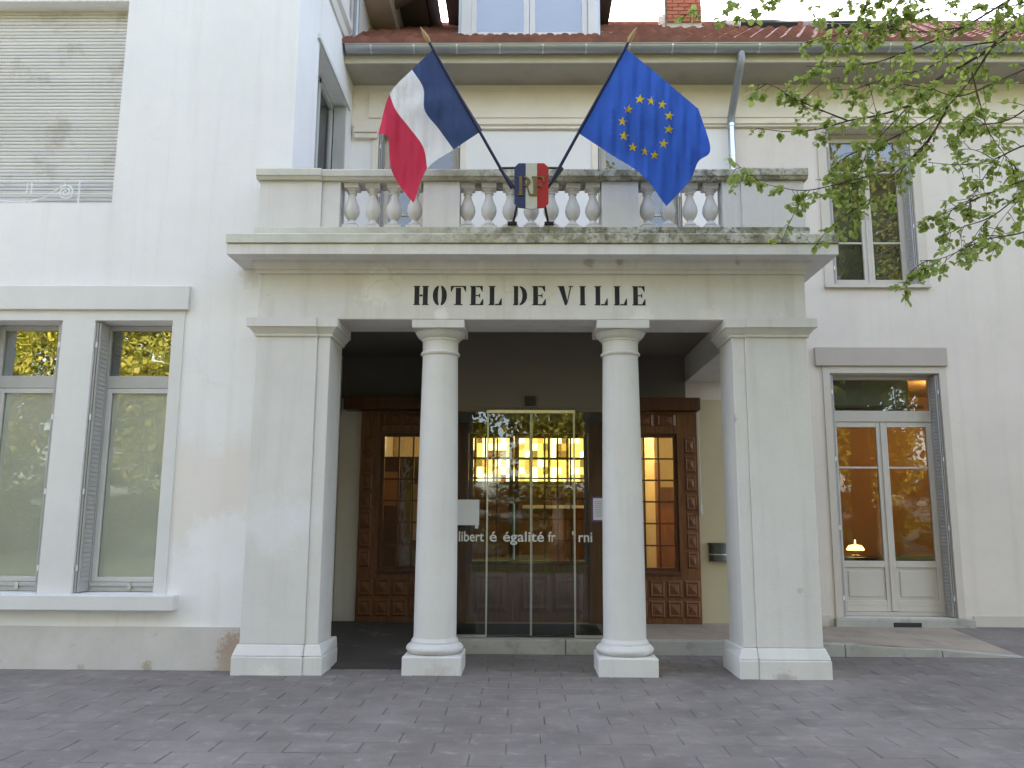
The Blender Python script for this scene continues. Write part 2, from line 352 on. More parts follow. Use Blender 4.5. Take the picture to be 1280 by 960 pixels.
# ================================================================ GROUND
YW, SLAB = 3.15, .15
g = MB().quad((-400, -400, -.06), (400, -400, -.06), (400, 400, -.06), (-400, 400, -.06)).build('lawn', 'lawn'); tag(g, 'mown green lawn of the park opposite the building', 'lawn', kind='structure')
pave = MB().quad((-14, -12.5, -.006), (16, -12.5, -.006), (16, 3.3, -.006), (-14, 3.3, -.006)).build('pavement', 'joint_sand'); tag(pave, 'grey paved forecourt in front of the portico', 'pavement', kind='structure')
PL, PD = .50, .272
def paver_mesh(i):
    rr = random.Random(i); b = MB(); l, d, e = PL/2-.0028, PD/2-.0032, .006
    j = [rr.uniform(-.003, .003) for _ in range(8)]
    lo = [(-l, -d, -.03), (l, -d, -.03), (l, d, -.03), (-l, d, -.03)]
    mi_ = [(-l+j[0], -d+j[1], -.004), (l+j[2], -d+j[3], -.004), (l+j[4], d+j[5], -.004), (-l+j[6], d+j[7], -.004)]
    to = [(x*(1-e/l), y*(1-e/d), 0) for x, y, z in mi_]
    b.add(lo+mi_+to, [(0, 1, 5, 4), (1, 2, 6, 5), (2, 3, 7, 6), (3, 0, 4, 7), (4, 5, 9, 8), (5, 6, 10, 9), (6, 7, 11, 10), (7, 4, 8, 11), (8, 9, 10, 11)])
    o = b.build('paver_piece', 'paver_stone'); me = o.data; bpy.data.objects.remove(o); return me
pm = [paver_mesh(i) for i in range(6)]
field = MB(); cnt = 0
row = 0; y = 1.2
while y > -12.2:
    off = (PL/2 if row % 2 else 0)+.07+random.uniform(-.03, .03)
    half = (y-CAM.y)*.66+.3
    for k in range(-26, 29):
        x = k*PL+off
        if x < -13 or x > 15: continue
        vis = (-3.35 < y < .25) and abs(x+.05) < half
        z = random.uniform(-.0025, .0015)
        if vis and cnt < 300:
            place(pm[random.randrange(6)], 'paver', pave, (x, y, z), (random.gauss(0, .0012), random.gauss(0, .0012), random.choice((0, math.pi))+random.gauss(0, .003))); cnt += 1
        else:
            l, d = PL/2-.003, PD/2-.003
            field.add([(x-l, y-d, -.006), (x+l, y-d, -.006), (x+l, y+d, -.006), (x-l, y+d, -.006), (x-l+.006, y-d+.006, z), (x+l-.006, y-d+.006, z), (x+l-.006, y+d-.006, z), (x-l+.006, y+d-.006, z)],
                      [(0, 1, 5, 4), (1, 2, 6, 5), (2, 3, 7, 6), (3, 0, 4, 7), (4, 5, 6, 7)])
    y -= PD; row += 1
fo = field.build('paver_field', 'paver_field', pave, fix=False); fo['kind'] = 'stuff'
lt = MB(); rl_ = random.Random(4)
for k in range(420):
    x, y_ = rl_.uniform(-6, 7), rl_.triangular(-4.2, 1.3, -.2); r = rl_.uniform(.004, .013); a = rl_.uniform(0, 6.28); e = rl_.uniform(.35, .8)
    lt.add([(x+r*math.cos(a+q*1.571)*(1 if q % 2 else e), y_+r*math.sin(a+q*1.571)*(1 if q % 2 else e), .003+.004*rl_.random()) for q in range(4)], [(0, 1, 2, 3)])
lo_ = lt.build('litter', 'litter_bits', pave, fix=False); lo_['kind'] = 'stuff'
# walkway slab (step in front of the doors, ramp dying out to the right)
YS = 1.40
wk = MB()
prof = [(-.86, SLAB), (2.9, SLAB), (4.2, .115), (5.72, .004)]
for (xa, za), (xb, zb) in zip(prof, prof[1:]):
    n_ = 8
    for q in range(n_):
        u0, u1 = q/n_, (q+1)/n_
        x0, x1 = xa+(xb-xa)*u0, xa+(xb-xa)*u1; z0, z1 = za+(zb-za)*u0, za+(zb-za)*u1
        wk.quad((x0, YS+.03, z0), (x1, YS+.03, z1), (x1, YW, max(z1, .125)), (x0, YW, max(z0, .125)))
wk.quad((-.86, YS+.03, -.02), (-.86, YW, -.02), (-.86, YW, SLAB), (-.86, YS+.03, SLAB))
wk.quad((5.7202, YS+.03, .003), (16, YS-.1, .003), (16, YW, .125), (5.7202, YW, .125), 1)
walk = wk.build('walkway', ['concrete', 'paver_field']); tag(walk, 'raised concrete walkway along the foot of the building', 'walkway', kind='structure')
ks = MB(); xk = -.86
while xk < 5.6:                                        # edging stones of the step
    x1 = min(xk+random.uniform(.9, 1.3), 5.72)
    def zt(x):
        for (xa, za), (xb, zb) in zip(prof, prof[1:]):
            if xa <= x <= xb: return za+(zb-za)*(x-xa)/(xb-xa)
        return .004
    a, b = xk+.003, x1-.003
    s_ = MB(); s_.add([(a, YS-.01, -.02), (b, YS-.01, -.02), (b, YS+.16, -.02), (a, YS+.16, -.02), (a, YS, zt(a)+.004), (b, YS, zt(b)+.004), (b, YS+.16, zt(b)+.004), (a, YS+.16, zt(a)+.004)],
               [(0, 3, 2, 1), (4, 5, 6, 7), (0, 1, 5, 4), (1, 2, 6, 5), (2, 3, 7, 6), (3, 0, 4, 7)])
    s_.build('kerb_stone', 'step_stone', walk, bevel=.01); xk = x1
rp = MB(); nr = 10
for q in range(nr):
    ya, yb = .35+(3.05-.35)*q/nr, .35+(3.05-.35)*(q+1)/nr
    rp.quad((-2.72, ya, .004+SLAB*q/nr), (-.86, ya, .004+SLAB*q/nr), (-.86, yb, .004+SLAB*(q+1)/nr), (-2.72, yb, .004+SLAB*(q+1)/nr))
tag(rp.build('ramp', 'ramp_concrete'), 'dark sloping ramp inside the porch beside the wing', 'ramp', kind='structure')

# ================================================================ LEFT WING
XC, YL = -2.70, .20
wing = root('building_wing', (-5.9, YL, 0), 'white plastered projecting wing with roller shutter window and paired ground floor windows', 'building')
W1, W2 = (-5.985, -5.135, .755, 3.675), (-4.775, -3.92, .755, 3.675)
WU = (-7.6, -4.715, 5.03, 7.53)
wf = MB(); wall_holes(wf, -10, XC, 0, 10.4, [W1, W2, WU, (-8.1, -7.25, .755, 3.675)], YL, .28)
wf.build('wall', 'wing_plaster', wing)
RW = (1.12, 2.78, 4.62, 7.55)
rw = MB(); wall_holes(rw, YL+.281, 8.0, 0, 10.4, [RW], XC, .28, axis='y', flip=-1)
rw.build('side_wall', 'wing_plaster', wing)
MB().box(-10, -2.93, YL-.02, YL+.1, 0, .43).build('plinth', 'plinth_plaster', wing)
MB().box(-10, -3.745, YL-.05, YL+.05, 3.79, 4.06).build('lintel_band', 'trim_grey', wing, bevel=.008)
sr_ = MB()                                             # flat window surround
for (a, b, c, d) in ((-10, -3.79, 3.676, 3.788), (-3.919, -3.79, .75, 3.676), (-5.134, -4.776, .75, 3.676), (-7.249, -5.986, .75, 3.676)):
    sr_.box(a, b, YL-.014, YL+.02, c, d)
sr_.build('window_surround', 'trim_grey', wing)
MB().box(-10, -3.655, YL-.13, YL+.3, .596, .752).build('sill', 'trim_grey', wing, bevel=.012)
def bars(mb, x0, x1, z0, z1, y0, y1, wd):              # rectangular frame of four members
    mb.box(x0, x0+wd, y0, y1, z0, z1); mb.box(x1-wd, x1, y0, y1, z0, z1)
    mb.box(x0+wd, x1-wd, y0, y1, z0, z0+wd); mb.box(x0+wd, x1-wd, y0, y1, z1-wd, z1)
def folded_shutter(parent, x, side, y0, y1, z0, z1, lean=.0):
    """two thin metal leaves folded into the reveal; slats show on the room side"""
    s = MB()
    for q in range(2):
        xa = x+side*(.012+.024*q); xb = xa+side*.016
        s.box(min(xa, xb), max(xa, xb), y0+.008*q, y1, z0, z1)
    xs_ = x+side*.052; nz = int((z1-z0-.2)/.05)
    for k in range(nz):
        zc = z0+.1+k*.05
        s.add([(xs_, y0+.04, zc), (xs_, y1-.03, zc), (xs_+side*.008, y1-.03, zc+.012), (xs_+side*.008, y0+.04, zc+.012), (xs_, y0+.04, zc+.045), (xs_, y1-.03, zc+.045)], [(0, 1, 2, 3), (3, 2, 5, 4)])
    o = s.build('shutter', 'shutter_paint', parent)
    for k in range(4):
        zc = z0+.25+(z1-z0-.5)*k/3; MB().box(min(x+side*.014, x+side*.036), max(x+side*.014, x+side*.036), y0-.012, y0-.001, zc-.03, zc+.03).build('hinge', 'white_iron', parent, bevel=.003)
    return o
def wing_window(h, shut_side):
    x0, x1, z0, z1 = h; f = MB(); y = YL+.24
    bars(f, x0+.004, x1-.004, z0+.004, z1-.004, y, y+.07, .055)
    f.box(x0+.059, x1-.059, y+.002, y+.068, 2.96, 3.10)          # transom bar
    f.box(x0+.059, x1-.059, y-.02, y+.05, z0+.059, z0+.10)
    fo_ = f.build('window', 'frame_paint', wing, bevel=.006)
    s = MB(); bars(s, x0+.062, x1-.062, z0+.102, 2.958, y+.006, y+.056, .055); s.build('sash', 'sash_white', fo_, bevel=.006)
    MB().box(x0+.055, x1-.055, y+.03, y+.036, 3.095, z1-.05).build('pane', 'old_glass', fo_)
    MB().box(x0+.115, x1-.115, y+.03, y+.036, z0+.15, 2.91).build('pane', 'film_glass', fo_)
    MB().box(x0+.12, x1-.12, y+.050, y+.054, z0+.155, 2.905).build('curtain', 'curtain_film', fo_)
    hb = MB().box((x0+x1)/2+.05, (x0+x1)/2+.085, y-.03, y, z0+.03, z0+.10); hb.build('latch', 'steel', fo_)
    xs = x0 if shut_side > 0 else x1
    folded_shutter(fo_, xs, shut_side, YL+.015, YL+.225, z0+.01, z1-.02)
wing_window(W2, 1); wing_window(W1, -1)
# roller shutter window above
x0, x1, z0, z1 = WU
rf = MB(); rf.box(x0, x1, YL+.20, YL+.24, z0, z1); rs = rf.build('roller_shutter', 'roller_paint', wing)
sm = MB().prism_x([(.0, 0), (-.010, .005), (-.013, .02), (-.009, .035), (0, .040)], x0-x0+.002, x1-x0-.002).build('slat_piece', 'slat_paint'); sme = sm.data; bpy.data.objects.remove(sm)
o_ = wloc(rs); k = 0; zz = z0+.012
while zz < z1-.05:
    place(sme, 'slat', rs, (x0-o_.x, YL+.199-o_.y+random.uniform(-.002, .002), zz-o_.z)); zz += .0435
rl = MB(); yr = YL+.06
rl.tube([(x0, yr, 5.315), (x1-.0, yr, 5.315)], .016); rl.tube([(x0, yr, 5.165), (x1, yr, 5.165)], .009)
for xx in (-5.131, -6.9): rl.tube([(xx, yr, z0-.0), (xx, yr, 5.315)], .011)
for xx in (-5.73, -5.68): rl.tube([(xx, yr, 5.165), (xx, yr, 5.315)], .008)
for xx in (-5.755, -5.68): rl.tube([(xx, yr, z0), (xx, yr, 5.075)], .008)
pts = [(-6.55, yr, 5.16), (-6.2, yr, 5.10), (-5.9, yr, 5.073), (-5.66, yr, 5.078), (-5.52, yr, 5.12), (-5.42, yr, 5.19), (-5.34, yr, 5.25), (-5.27, yr, 5.272)]
cx_, cz_ = -5.285, 5.185
for k in range(26):
    a = R_(80)-k*R_(30); r = .088*(1-k/30); pts.append((cx_+r*math.cos(a), yr, cz_+r*math.sin(a)-.004))
rl.tube(pts, .010, 6); rl.tube([(-5.30, yr, 5.27), (-5.30, yr, 5.315)], .008)
rl.build('railing', 'white_iron', wing, smooth=True)
# side window in the return wall
ya, yb, za, zb = RW
f = MB()
for (a, b, c, d) in ((ya, ya+.07, za, zb), (yb-.07, yb, za, zb), ((ya+yb)/2-.05, (ya+yb)/2+.05, za, zb), (ya+.07, yb-.07, zb-.08, zb), (ya+.07, yb-.07, za, za+.08), (ya+.07, yb-.07, 6.1, 6.16)):
    f.box(XC-.26, XC-.19, a+.002, b-.002, c+.002, d-.002)
sw = f.build('window', 'frame_paint', wing)
MB().box(XC-.23, XC-.226, ya+.06, yb-.06, za+.06, zb-.06).build('pane', 'window_glass', sw)
s = MB(); s.box(XC-.17, XC-.01, yb-.03, yb-.006, za+.02, zb-.03); s.box(XC-.17, XC-.012, yb-.06, yb-.036, za+.02, zb-.03); s.build('shutter', 'shutter_paint', sw)
MB().box(XC-.02, XC+.035, ya-.12, yb+.12, zb+.005, zb+.07).build('drip_mould', 'trim_grey', sw)
mo = MB(); mo.prism([(XC-.01, 8.42), (XC+.03, 8.42), (XC+.06, 8.52), (XC+.11, 8.56), (XC+.11, 8.66), (XC-.01, 8.66)], .3, 2.45); mo.build('string_moulding', 'trim_grey', wing)
# wing eaves
ev = MB(); ev.box(-10.5, -1.80, -.75, 12, 10.42, 10.50); es = ev.build('eave_soffit', 'eave_wood', wing)
for k in range(6):
    yb_ = .4+k*1.25
    MB().prism([(XC, 9.95), (XC+.1, 9.95), (-1.95, 10.33), (-1.95, 10.42), (XC, 10.42)], yb_, yb_+.14).build('bracket', 'eave_wood', es)
bx = MB(); bx.box(XC, -2.28, 3.6, 8, 9.9, 10.42); bx.build('boxed_cornice', 'eave_cream', wing)
gt = MB()
def gutter(mb, axis, c, r, a0, a1, z):
    n_ = 10; pr = [(r*math.cos(math.pi+math.pi*k/n_), r*math.sin(math.pi+math.pi*k/n_)) for k in range(n_+1)]
    pr2 = [((r-.006)*math.cos(math.pi+math.pi*k/n_), (r-.006)*math.sin(math.pi+math.pi*k/n_)) for k in range(n_, -1, -1)]
    poly = [(c+p[0], z+p[1]) for p in pr+pr2]
    if axis == 'x': mb.prism_x(poly, a0, a1); mb.tube([(a0, c-r, z), (a1, c-r, z)], .012, 6)
    else: mb.prism(poly, a0, a1); mb.tube([(c+r, a0, z), (c+r, a1, z)], .012, 6)
gutter(gt, 'y', -1.70, .10, -.75, 12, 10.54); gt.build('gutter', 'lead', wing, smooth=True)
rfm = MB(); rfm.add([(-10.5, -.7, 10.52), (-1.72, -.7, 10.52), (-1.72, 12, 10.52), (-10.5, 12, 10.52), (-5.9, 3.6, 11.3), (-5.9, 8, 11.3)], [(0, 1, 4), (1, 2, 5, 4), (2, 3, 5), (3, 0, 4, 5), (3, 2, 1, 0)])
rfm.build('roof', 'roof_tile', wing)
dp = MB(); dp.tube([(XC+.10, 2.72, 10.3), (XC+.10, 2.72, 8.62), (XC+.10, 2.70, 8.52), (XC+.14, 2.6, 8.42), (XC+.16, 2.5, 8.34)], .045, 10); dp.build('downpipe', 'zinc', wing, smooth=True)
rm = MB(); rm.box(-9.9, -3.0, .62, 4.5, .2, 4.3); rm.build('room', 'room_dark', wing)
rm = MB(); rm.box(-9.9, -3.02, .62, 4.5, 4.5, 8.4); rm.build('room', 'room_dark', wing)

# ================================================================ MAIN BUILDING
main = root('main_building', (3.5, YW, 0), 'pale plastered main building with tiled roof, dormer and grey framed windows', 'building')
D1 = (4.32, 5.88, .235, 3.637); U1 = (4.46, 5.715, 4.95, 7.395); BL, BR = (-2.28, -1.04, 4.52, 7.38), (1.04, 2.28, 4.52, 7.38)
SCR = (-2.37, 2.37, -.05, 3.245)
mw = MB(); wall_holes(mw, XC+.002, 3.03, -.1, 4.45, [SCR], YW, .3); wall_holes(mw, 3.031, 15, -.1, 7.42, [D1, U1], YW, .3); mw.build('wall', 'main_plaster', main)
mw = MB(); wall_holes(mw, XC+.002, 3.03, 4.451, 7.42, [BL, BR], YW, .3); mw.build('balcony_wall', 'upper_plaster', main)
aw = MB().box(XC+.002, 15, YW-.012, YW+.3, 7.421, 8.25); aw.build('attic_wall', 'attic_plaster', main)
for (a, b) in ((-2.45, -1.98), (-1.72, 2.05), (2.32, 4.2), (4.4, 6.2), (6.45, 9.5)):
    MB().box(a, b, YW-.032, YW-.0125, 7.56, 7.99).build('panel', 'attic_plaster', main, bevel=.006)
MB().prism_x([(YW-.013, 7.37), (YW-.05, 7.375), (YW-.05, 7.41), (YW-.085, 7.43), (YW-.085, 7.468), (YW-.013, 7.475)], -1.02, 1.02).build('string_course', 'attic_plaster', main)
MB().prism_x([(YW-.013, 7.40), (YW-.05, 7.405), (YW-.05, 7.43), (YW-.085, 7.44), (YW-.085, 7.475), (YW-.013, 7.48)], 2.3, 15).build('string_course', 'attic_plaster', main)
cpb = MB(); cpb.box(XC+.05, -2.29, YW-.07, YW+.02, 7.22, 7.30); cpb.box(XC+.05, -2.29, YW-.10, YW+.02, 7.30, 7.46); cpb.build('impost', 'attic_plaster', main, bevel=.006)
MB().box(XC+.003, 15, 2.53, YW+.02, 8.10, 8.13).build('soffit', 'soffit_paint', main)
MB().box(XC+.003, 15, 2.50, 2.529, 8.095, 8.25).build('fascia', 'eave_cream', main)
gm = MB(); gutter(gm, 'x', 2.41, .095, XC+.04, 15, 8.285); gut = gm.build('gutter', 'zinc', main, smooth=True)
for k in range(28):
    x = -2.3+k*.62
    cl = MB(); n_ = 8
    for q in range(n_):
        a0, a1 = math.pi+math.pi*.62*q/n_, math.pi+math.pi*.62*(q+1)/n_
        cl.quad((x, 2.41+.099*math.cos(a0), 8.285+.099*math.sin(a0)), (x+.025, 2.41+.099*math.cos(a0), 8.285+.099*math.sin(a0)), (x+.025, 2.41+.099*math.cos(a1), 8.285+.099*math.sin(a1)), (x, 2.41+.099*math.cos(a1), 8.285+.099*math.sin(a1)))
    cl.build('gutter_clip', 'zinc_bright', gut)
# tiled roof: every tile a curved, lapped piece
RY0, RZ0, RY1, RZ1 = 2.36, 8.31, 7.0, 11.55
sl_ = math.hypot(RY1-RY0, RZ1-RZ0); ty, tz = (RY1-RY0)/sl_, (RZ1-RZ0)/sl_; ny, nz_ = -tz, ty
tl = MB(); TW, TL = .225, .34; nrow = int(sl_/TL)+1
profx = [(0, .0), (.10, .012), (.24, .034), (.40, .040), (.56, .030), (.68, .006), (.82, .0), (1.0, .004)]
for r_ in range(nrow):
    s0, s1 = r_*TL-.03, min((r_+1)*TL+.03, sl_)
    for c_ in range(int(16.6/TW)):
        x = XC-.9+c_*TW+(TW/2 if r_ % 2 else 0); dz = random.uniform(-.004, .004); vv = []
        for (s_, h) in ((s0, .075), (s1, .012)):
            for u, b in profx: vv.append((x+u*TW*1.02, RY0+ty*s_+ny*(b+h+dz), RZ0+tz*s_+nz_*(b+h+dz)))
        for u, b in profx: vv.append((x+u*TW*1.02, RY0+ty*s0+ny*(.0), RZ0+tz*s0))
        n_ = len(profx); ff = [(i, i+1, n_+i+1, n_+i) for i in range(n_-1)]+[(2*n_+i, 2*n_+i+1, i+1, i) for i in range(n_-1)]
        tl.add(vv, ff)
rt = tl.build('roof_tiles', 'roof_tile', main, fix=False); rt['kind'] = 'stuff'
rb = MB(); rb.add([(XC-1, RY0, RZ0), (15, RY0, RZ0), (15, RY1, RZ1), (XC-1, RY1, RZ1), (XC-1, RY1+4.6, RZ0), (15, RY1+4.6, RZ0)], [(0, 1, 2, 3), (3, 2, 5, 4), (0, 3, 4), (1, 5, 2), (0, 4, 5, 1)])
rb.build('roof', 'roof_tile', main)
MB().tube([(XC-1, RY1, RZ1+.02), (15, RY1, RZ1+.02)], .09, 10).build('ridge', 'roof_tile', main, smooth=True)
MB().box(XC+.01, 15, 11.3, 11.6, -.1, 8.4).build('back_wall', 'main_plaster', main)
MB().box(14.7, 14.99, YW+.31, 11.29, -.1, 8.3).build('gable_wall', 'main_plaster', main)
# dormer
d = MB(); yd = 3.02; zb = 8.84
d.box(-1.05, -.90, yd, yd+.12, zb, 10.9); d.box(.90, 1.05, yd, yd+.12, zb, 10.9); d.box(-.90, .90, yd, yd+.12, 10.75, 10.9); d.box(-1.08, 1.08, yd-.05, yd+.12, zb-.05, zb)
dm = d.build('dormer', 'sash_white', main, bevel=.008)
s = MB(); bars(s, -.898, -.003, zb+.004, 10.74, yd+.03, yd+.09, .085); bars(s, .003, .898, zb+.004, 10.74, yd+.03, yd+.09, .085); s.build('sash', 'sash_white', dm, bevel=.006)
for sx in (-1, 1): MB().box(min(sx*.085, sx*.82), max(sx*.085, sx*.82), yd+.055, yd+.06, zb+.085, 10.66).build('pane', 'dormer_glass', dm)
for sx in (-1, 1): MB().add([(sx*1.052, yd+.05, zb), (sx*1.052, 6, 10.9), (sx*1.052, yd+.05, 10.9), (sx*1.09, yd+.05, zb), (sx*1.09, 6, 10.9), (sx*1.09, yd+.05, 10.9)], [(0, 1, 2), (3, 4, 5), (0, 1, 4, 3), (1, 2, 5, 4), (2, 0, 3, 5)]).build('cheek', 'zinc', dm)
MB().prism([(-1.5, 10.72), (-1.5, 10.8), (0, 11.75), (1.5, 10.8), (1.5, 10.72), (0, 11.65)], yd-.35, 7).build('dormer_roof', 'eave_wood', dm)
MB().box(-.895, .895, yd+.5, yd+.55, zb, 10.74).build('blind', 'room_dark', dm)
for sx in (-1, 1):
    fl = MB(); fl.add([(sx*1.05, 2.9, 8.74), (sx*1.32, 2.95, 8.80), (sx*1.38, 3.7, 9.33), (sx*1.06, 3.7, 9.36)], [(0, 1, 2, 3)]); fl.build('flashing', 'lead', dm)
# chimney
def zroof(y): return RZ0+(y-RY0)*(RZ1-RZ0)/(RY1-RY0)
ch = MB(); ch.box(2.47, 3.10, 4.99, 5.62, 9.9, 12.6); chm = ch.build('chimney', 'mortar', main)
bm_ = MB().box(-.098, .098, -.03, .01, -.03, .03).build('brick_piece', 'brick'); bme = bm_.data; bpy.data.objects.remove(bm_); oc = wloc(chm)
for r_ in range(26):
    z = 10.37+r_*.072; off = .105 if r_ % 2 else 0
    for k in range(-1, 4):
        a, b = max(2.475, 2.475+off+k*.21), min(3.095, 2.475+off+(k+1)*.21)
        if b-a < .05: continue
        place(bme, 'brick', chm, ((a+b)/2-oc.x, 4.984-oc.y, z-oc.z), None, ((b-a-.01)/.2, 1, 1))
bd = MB()
for k in range(7): bd.box(2.44, 2.468, 4.97+k*.095, 4.97+k*.095+.088, 10.25, 12.6)
bd.build('side_cladding', 'eave_wood', chm)
lf = MB(); lf.box(2.38, 3.16, 4.90, 5.7, 10.0, 10.22); lf.build('flashing', 'mortar', chm, bevel=.02)
lf = MB(); lf.add([(2.25, 4.72, zroof(4.72)+.06), (3.3, 4.72, zroof(4.72)+.06), (3.2, 4.94, 10.13), (2.36, 4.94, 10.13)], [(0, 1, 2, 3)]); lf.build('flashing', 'lead', chm)
# skylights
for (xa, xb, sa, sb) in ((3.75, 4.75, 3.1, 4.3), (5.0, 6.2, 2.3, 3.6)):
    def RP(x, s_, h): return (x, RY0+ty*s_+ny*h, RZ0+tz*s_+nz_*h)
    k = MB()
    def rb_(x0, x1, s0, s1, h0, h1): k.add([RP(x, s_, h) for h in (h0, h1) for s_ in (s0, s1) for x in (x0, x1)], [(0, 2, 3, 1), (4, 5, 7, 6), (0, 1, 5, 4), (2, 6, 7, 3), (0, 4, 6, 2), (1, 3, 7, 5)])
    rb_(xa, xb, sa, sa+.1, .03, .17); rb_(xa, xb, sb-.1, sb, .03, .17); rb_(xa, xa+.1, sa+.1, sb-.1, .03, .17); rb_(xb-.1, xb, sa+.1, sb-.1, .03, .17)
    skl = k.build('skylight', 'dark_metal', main); k = MB(); rb_(xa+.09, xb-.09, sa+.09, sb-.09, .12, .13); k.build('pane', 'window_glass', skl)
# downpipe of the main gutter
dp = MB(); dp.tube([(3.05, 2.42, 8.21), (3.05, 2.42, 8.09), (3.04, 2.5, 7.98), (3.035, 2.93, 7.62), (3.03, 3.03, 7.5), (3.03, 3.04, 7.38)], .055, 12); dpo = dp.build('downpipe', 'lead', main, smooth=True)
dp = MB(); dp.tube([(3.03, 3.04, 7.40), (3.03, 3.04, 4.4)], .052, 12); dp.tube([(3.03, 3.04, 7.36), (3.03, 3.04, 7.41)], .06, 12); dp.tube([(3.03, 3.04, 6.9), (3.03, 3.04, 6.94)], .058, 12); dp.build('pipe', 'zinc_bright', dpo, smooth=True)
# ground floor french window on the right
def surround(h, wd, mat='trim_grey', bottom=False):
    a, b, c, d_ = h; s = MB()
    s.box(a-wd, a-.001, YW-.02, YW+.02, c, d_+wd); s.box(b+.001, b+wd, YW-.02, YW+.02, c, d_+wd); s.box(a-.001, b+.001, YW-.02, YW+.02, d_+.001, d_+wd)
    return s
surround(D1, .10).build('window_surround', 'trim_mid', main)
MB().box(4.115, 6.0, YW-.055, YW+.03, 3.738, 4.01).build('lintel_band', 'trim_dark', main, bevel=.008)
def leaf_pair(h, y, zsp, name, panel=None, transom=None, barz=()):
    x0, x1, z0, z1 = h; f = MB(); bars(f, x0+.004, x1-.004, z0+.004, z1-.004, y, y+.07, .055)
    ztop = z1-.06
    if transom: f.box(x0+.059, x1-.059, y-.012, y+.068, transom[0], transom[1]); ztop = transom[0]
    fo_ = f.build(name, 'frame_main', main, bevel=.005)
    if transom: MB().box(x0+.06, x1-.25, y+.22, y+.23, transom[1]-.1, z1-.02).build('roller_blind', 'blind_green', fo_); MB().box(x0+.06, x1-.06, y+.16, y+.2, transom[1]+.06, transom[1]+.10).build('blind_rail', 'room_dark', fo_)
    if transom: MB().box(x0+.05, x1-.05, y+.03, y+.036, transom[1]-.004, z1-.05).build('pane', 'window_glass', fo_)
    xm = (x0+x1)/2
    for (a, b) in ((x0+.062, xm-.003), (xm+.003, x1-.062)):
        s = MB(); wd = .075; zl = z0+.062
        s.box(a, a+wd, y+.004, y+.058, zl, ztop-.003); s.box(b-wd, b, y+.004, y+.058, zl, ztop-.003)
        s.box(a+wd, b-wd, y+.004, y+.058, ztop-.003-wd, ztop-.003); s.box(a+wd, b-wd, y+.004, y+.058, zl, zl+wd)
        zg = zl+wd
        if panel:
            s.box(a+wd, b-wd, y+.004, y+.058, panel[1], panel[1]+.09); zg = panel[1]+.09
            s.box(a+wd, b-wd, y+.024, y+.044, zl+wd, panel[1]); s.box(a+wd+.05, b-wd-.05, y+.012, y+.024, panel[0], panel[1]-.05)
            s.box(a+wd, b-wd, y+.0045, y+.0575, zl+wd, panel[0]-.05)
        for zb_ in barz: s.box(a+wd, b-wd, y+.014, y+.05, zb_-.014, zb_+.014)
        lo = s.build('casement', 'sash_main', fo_, bevel=.005)
        MB().box(a+wd-.01, b-wd+.01, y+.03, y+.035, zg-.01, ztop-wd+.01).build('pane', 'window_glass', lo if False else fo_)
    MB().box(xm-.02, xm+.02, y-.012, y+.003, z0+.07, ztop-.01).build('cover_strip', 'sash_main', fo_, bevel=.004)
    return fo_
fd = leaf_pair(D1, YW+.2, .3, 'french_window', panel=(.50, .90), transom=(2.96, 3.12), barz=(2.30,))
folded_shutter(fd, D1[1], -1, YW+.01, YW+.19, D1[2]+.01, D1[3]-.02)
folded_shutter(fd, D1[0], 1, YW+.01, YW+.19, D1[2]+.01, D1[3]-.02)
ds = MB(); ds.box(4.19, 6.08, YW-.09, YW+.35, -.02, .232); dso = ds.build('door_step', 'step_stone', main, bevel=.015)
MB().box(4.96, 5.34, YW-.098, YW-.085, .125, .185).build('boot_scraper_slot', 'dark_metal', dso, bevel=.01)
fu = leaf_pair(U1, YW+.2, .3, 'window', barz=(6.78, 5.66))
folded_shutter(fu, U1[1], -1, YW+.01, YW+.19, U1[2]+.01, U1[3]-.02)
folded_shutter(fu, U1[0], 1, YW+.01, YW+.19, U1[2]+.01, U1[3]-.02)
surround(U1, .13).build('window_surround', 'trim_mid', main)
MB().box(U1[0]-.14, U1[1]+.14, YW-.06, YW+.05, U1[2]-.05, U1[2]).build('sill', 'trim_mid', main)
for hh_ in (BL, BR):
    fb = leaf_pair(hh_, YW+.2, .3, 'balcony_door', barz=(6.1,), panel=(4.66, 5.05))
    for side, xx in ((1, hh_[0]), (-1, hh_[1])):
        folded_shutter(fb, xx, side, YW+.01, YW+.19, hh_[2]+.01, hh_[3]-.02)
    surround(hh_, .09).build('window_surround', 'attic_plaster', main)
MB().box(2.9, 4.18, YW-.015, YW+.02, -.02, .27).build('plinth', 'trim_mid', main); MB().box(6.09, 15, YW-.015, YW+.02, -.02, .27).build('plinth', 'trim_mid', main)
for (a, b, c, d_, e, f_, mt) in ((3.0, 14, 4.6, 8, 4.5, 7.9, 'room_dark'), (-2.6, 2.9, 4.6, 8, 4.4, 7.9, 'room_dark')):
    MB().box(a, b, YW+.31, e+1.2, c, d_).build('room', mt, main)
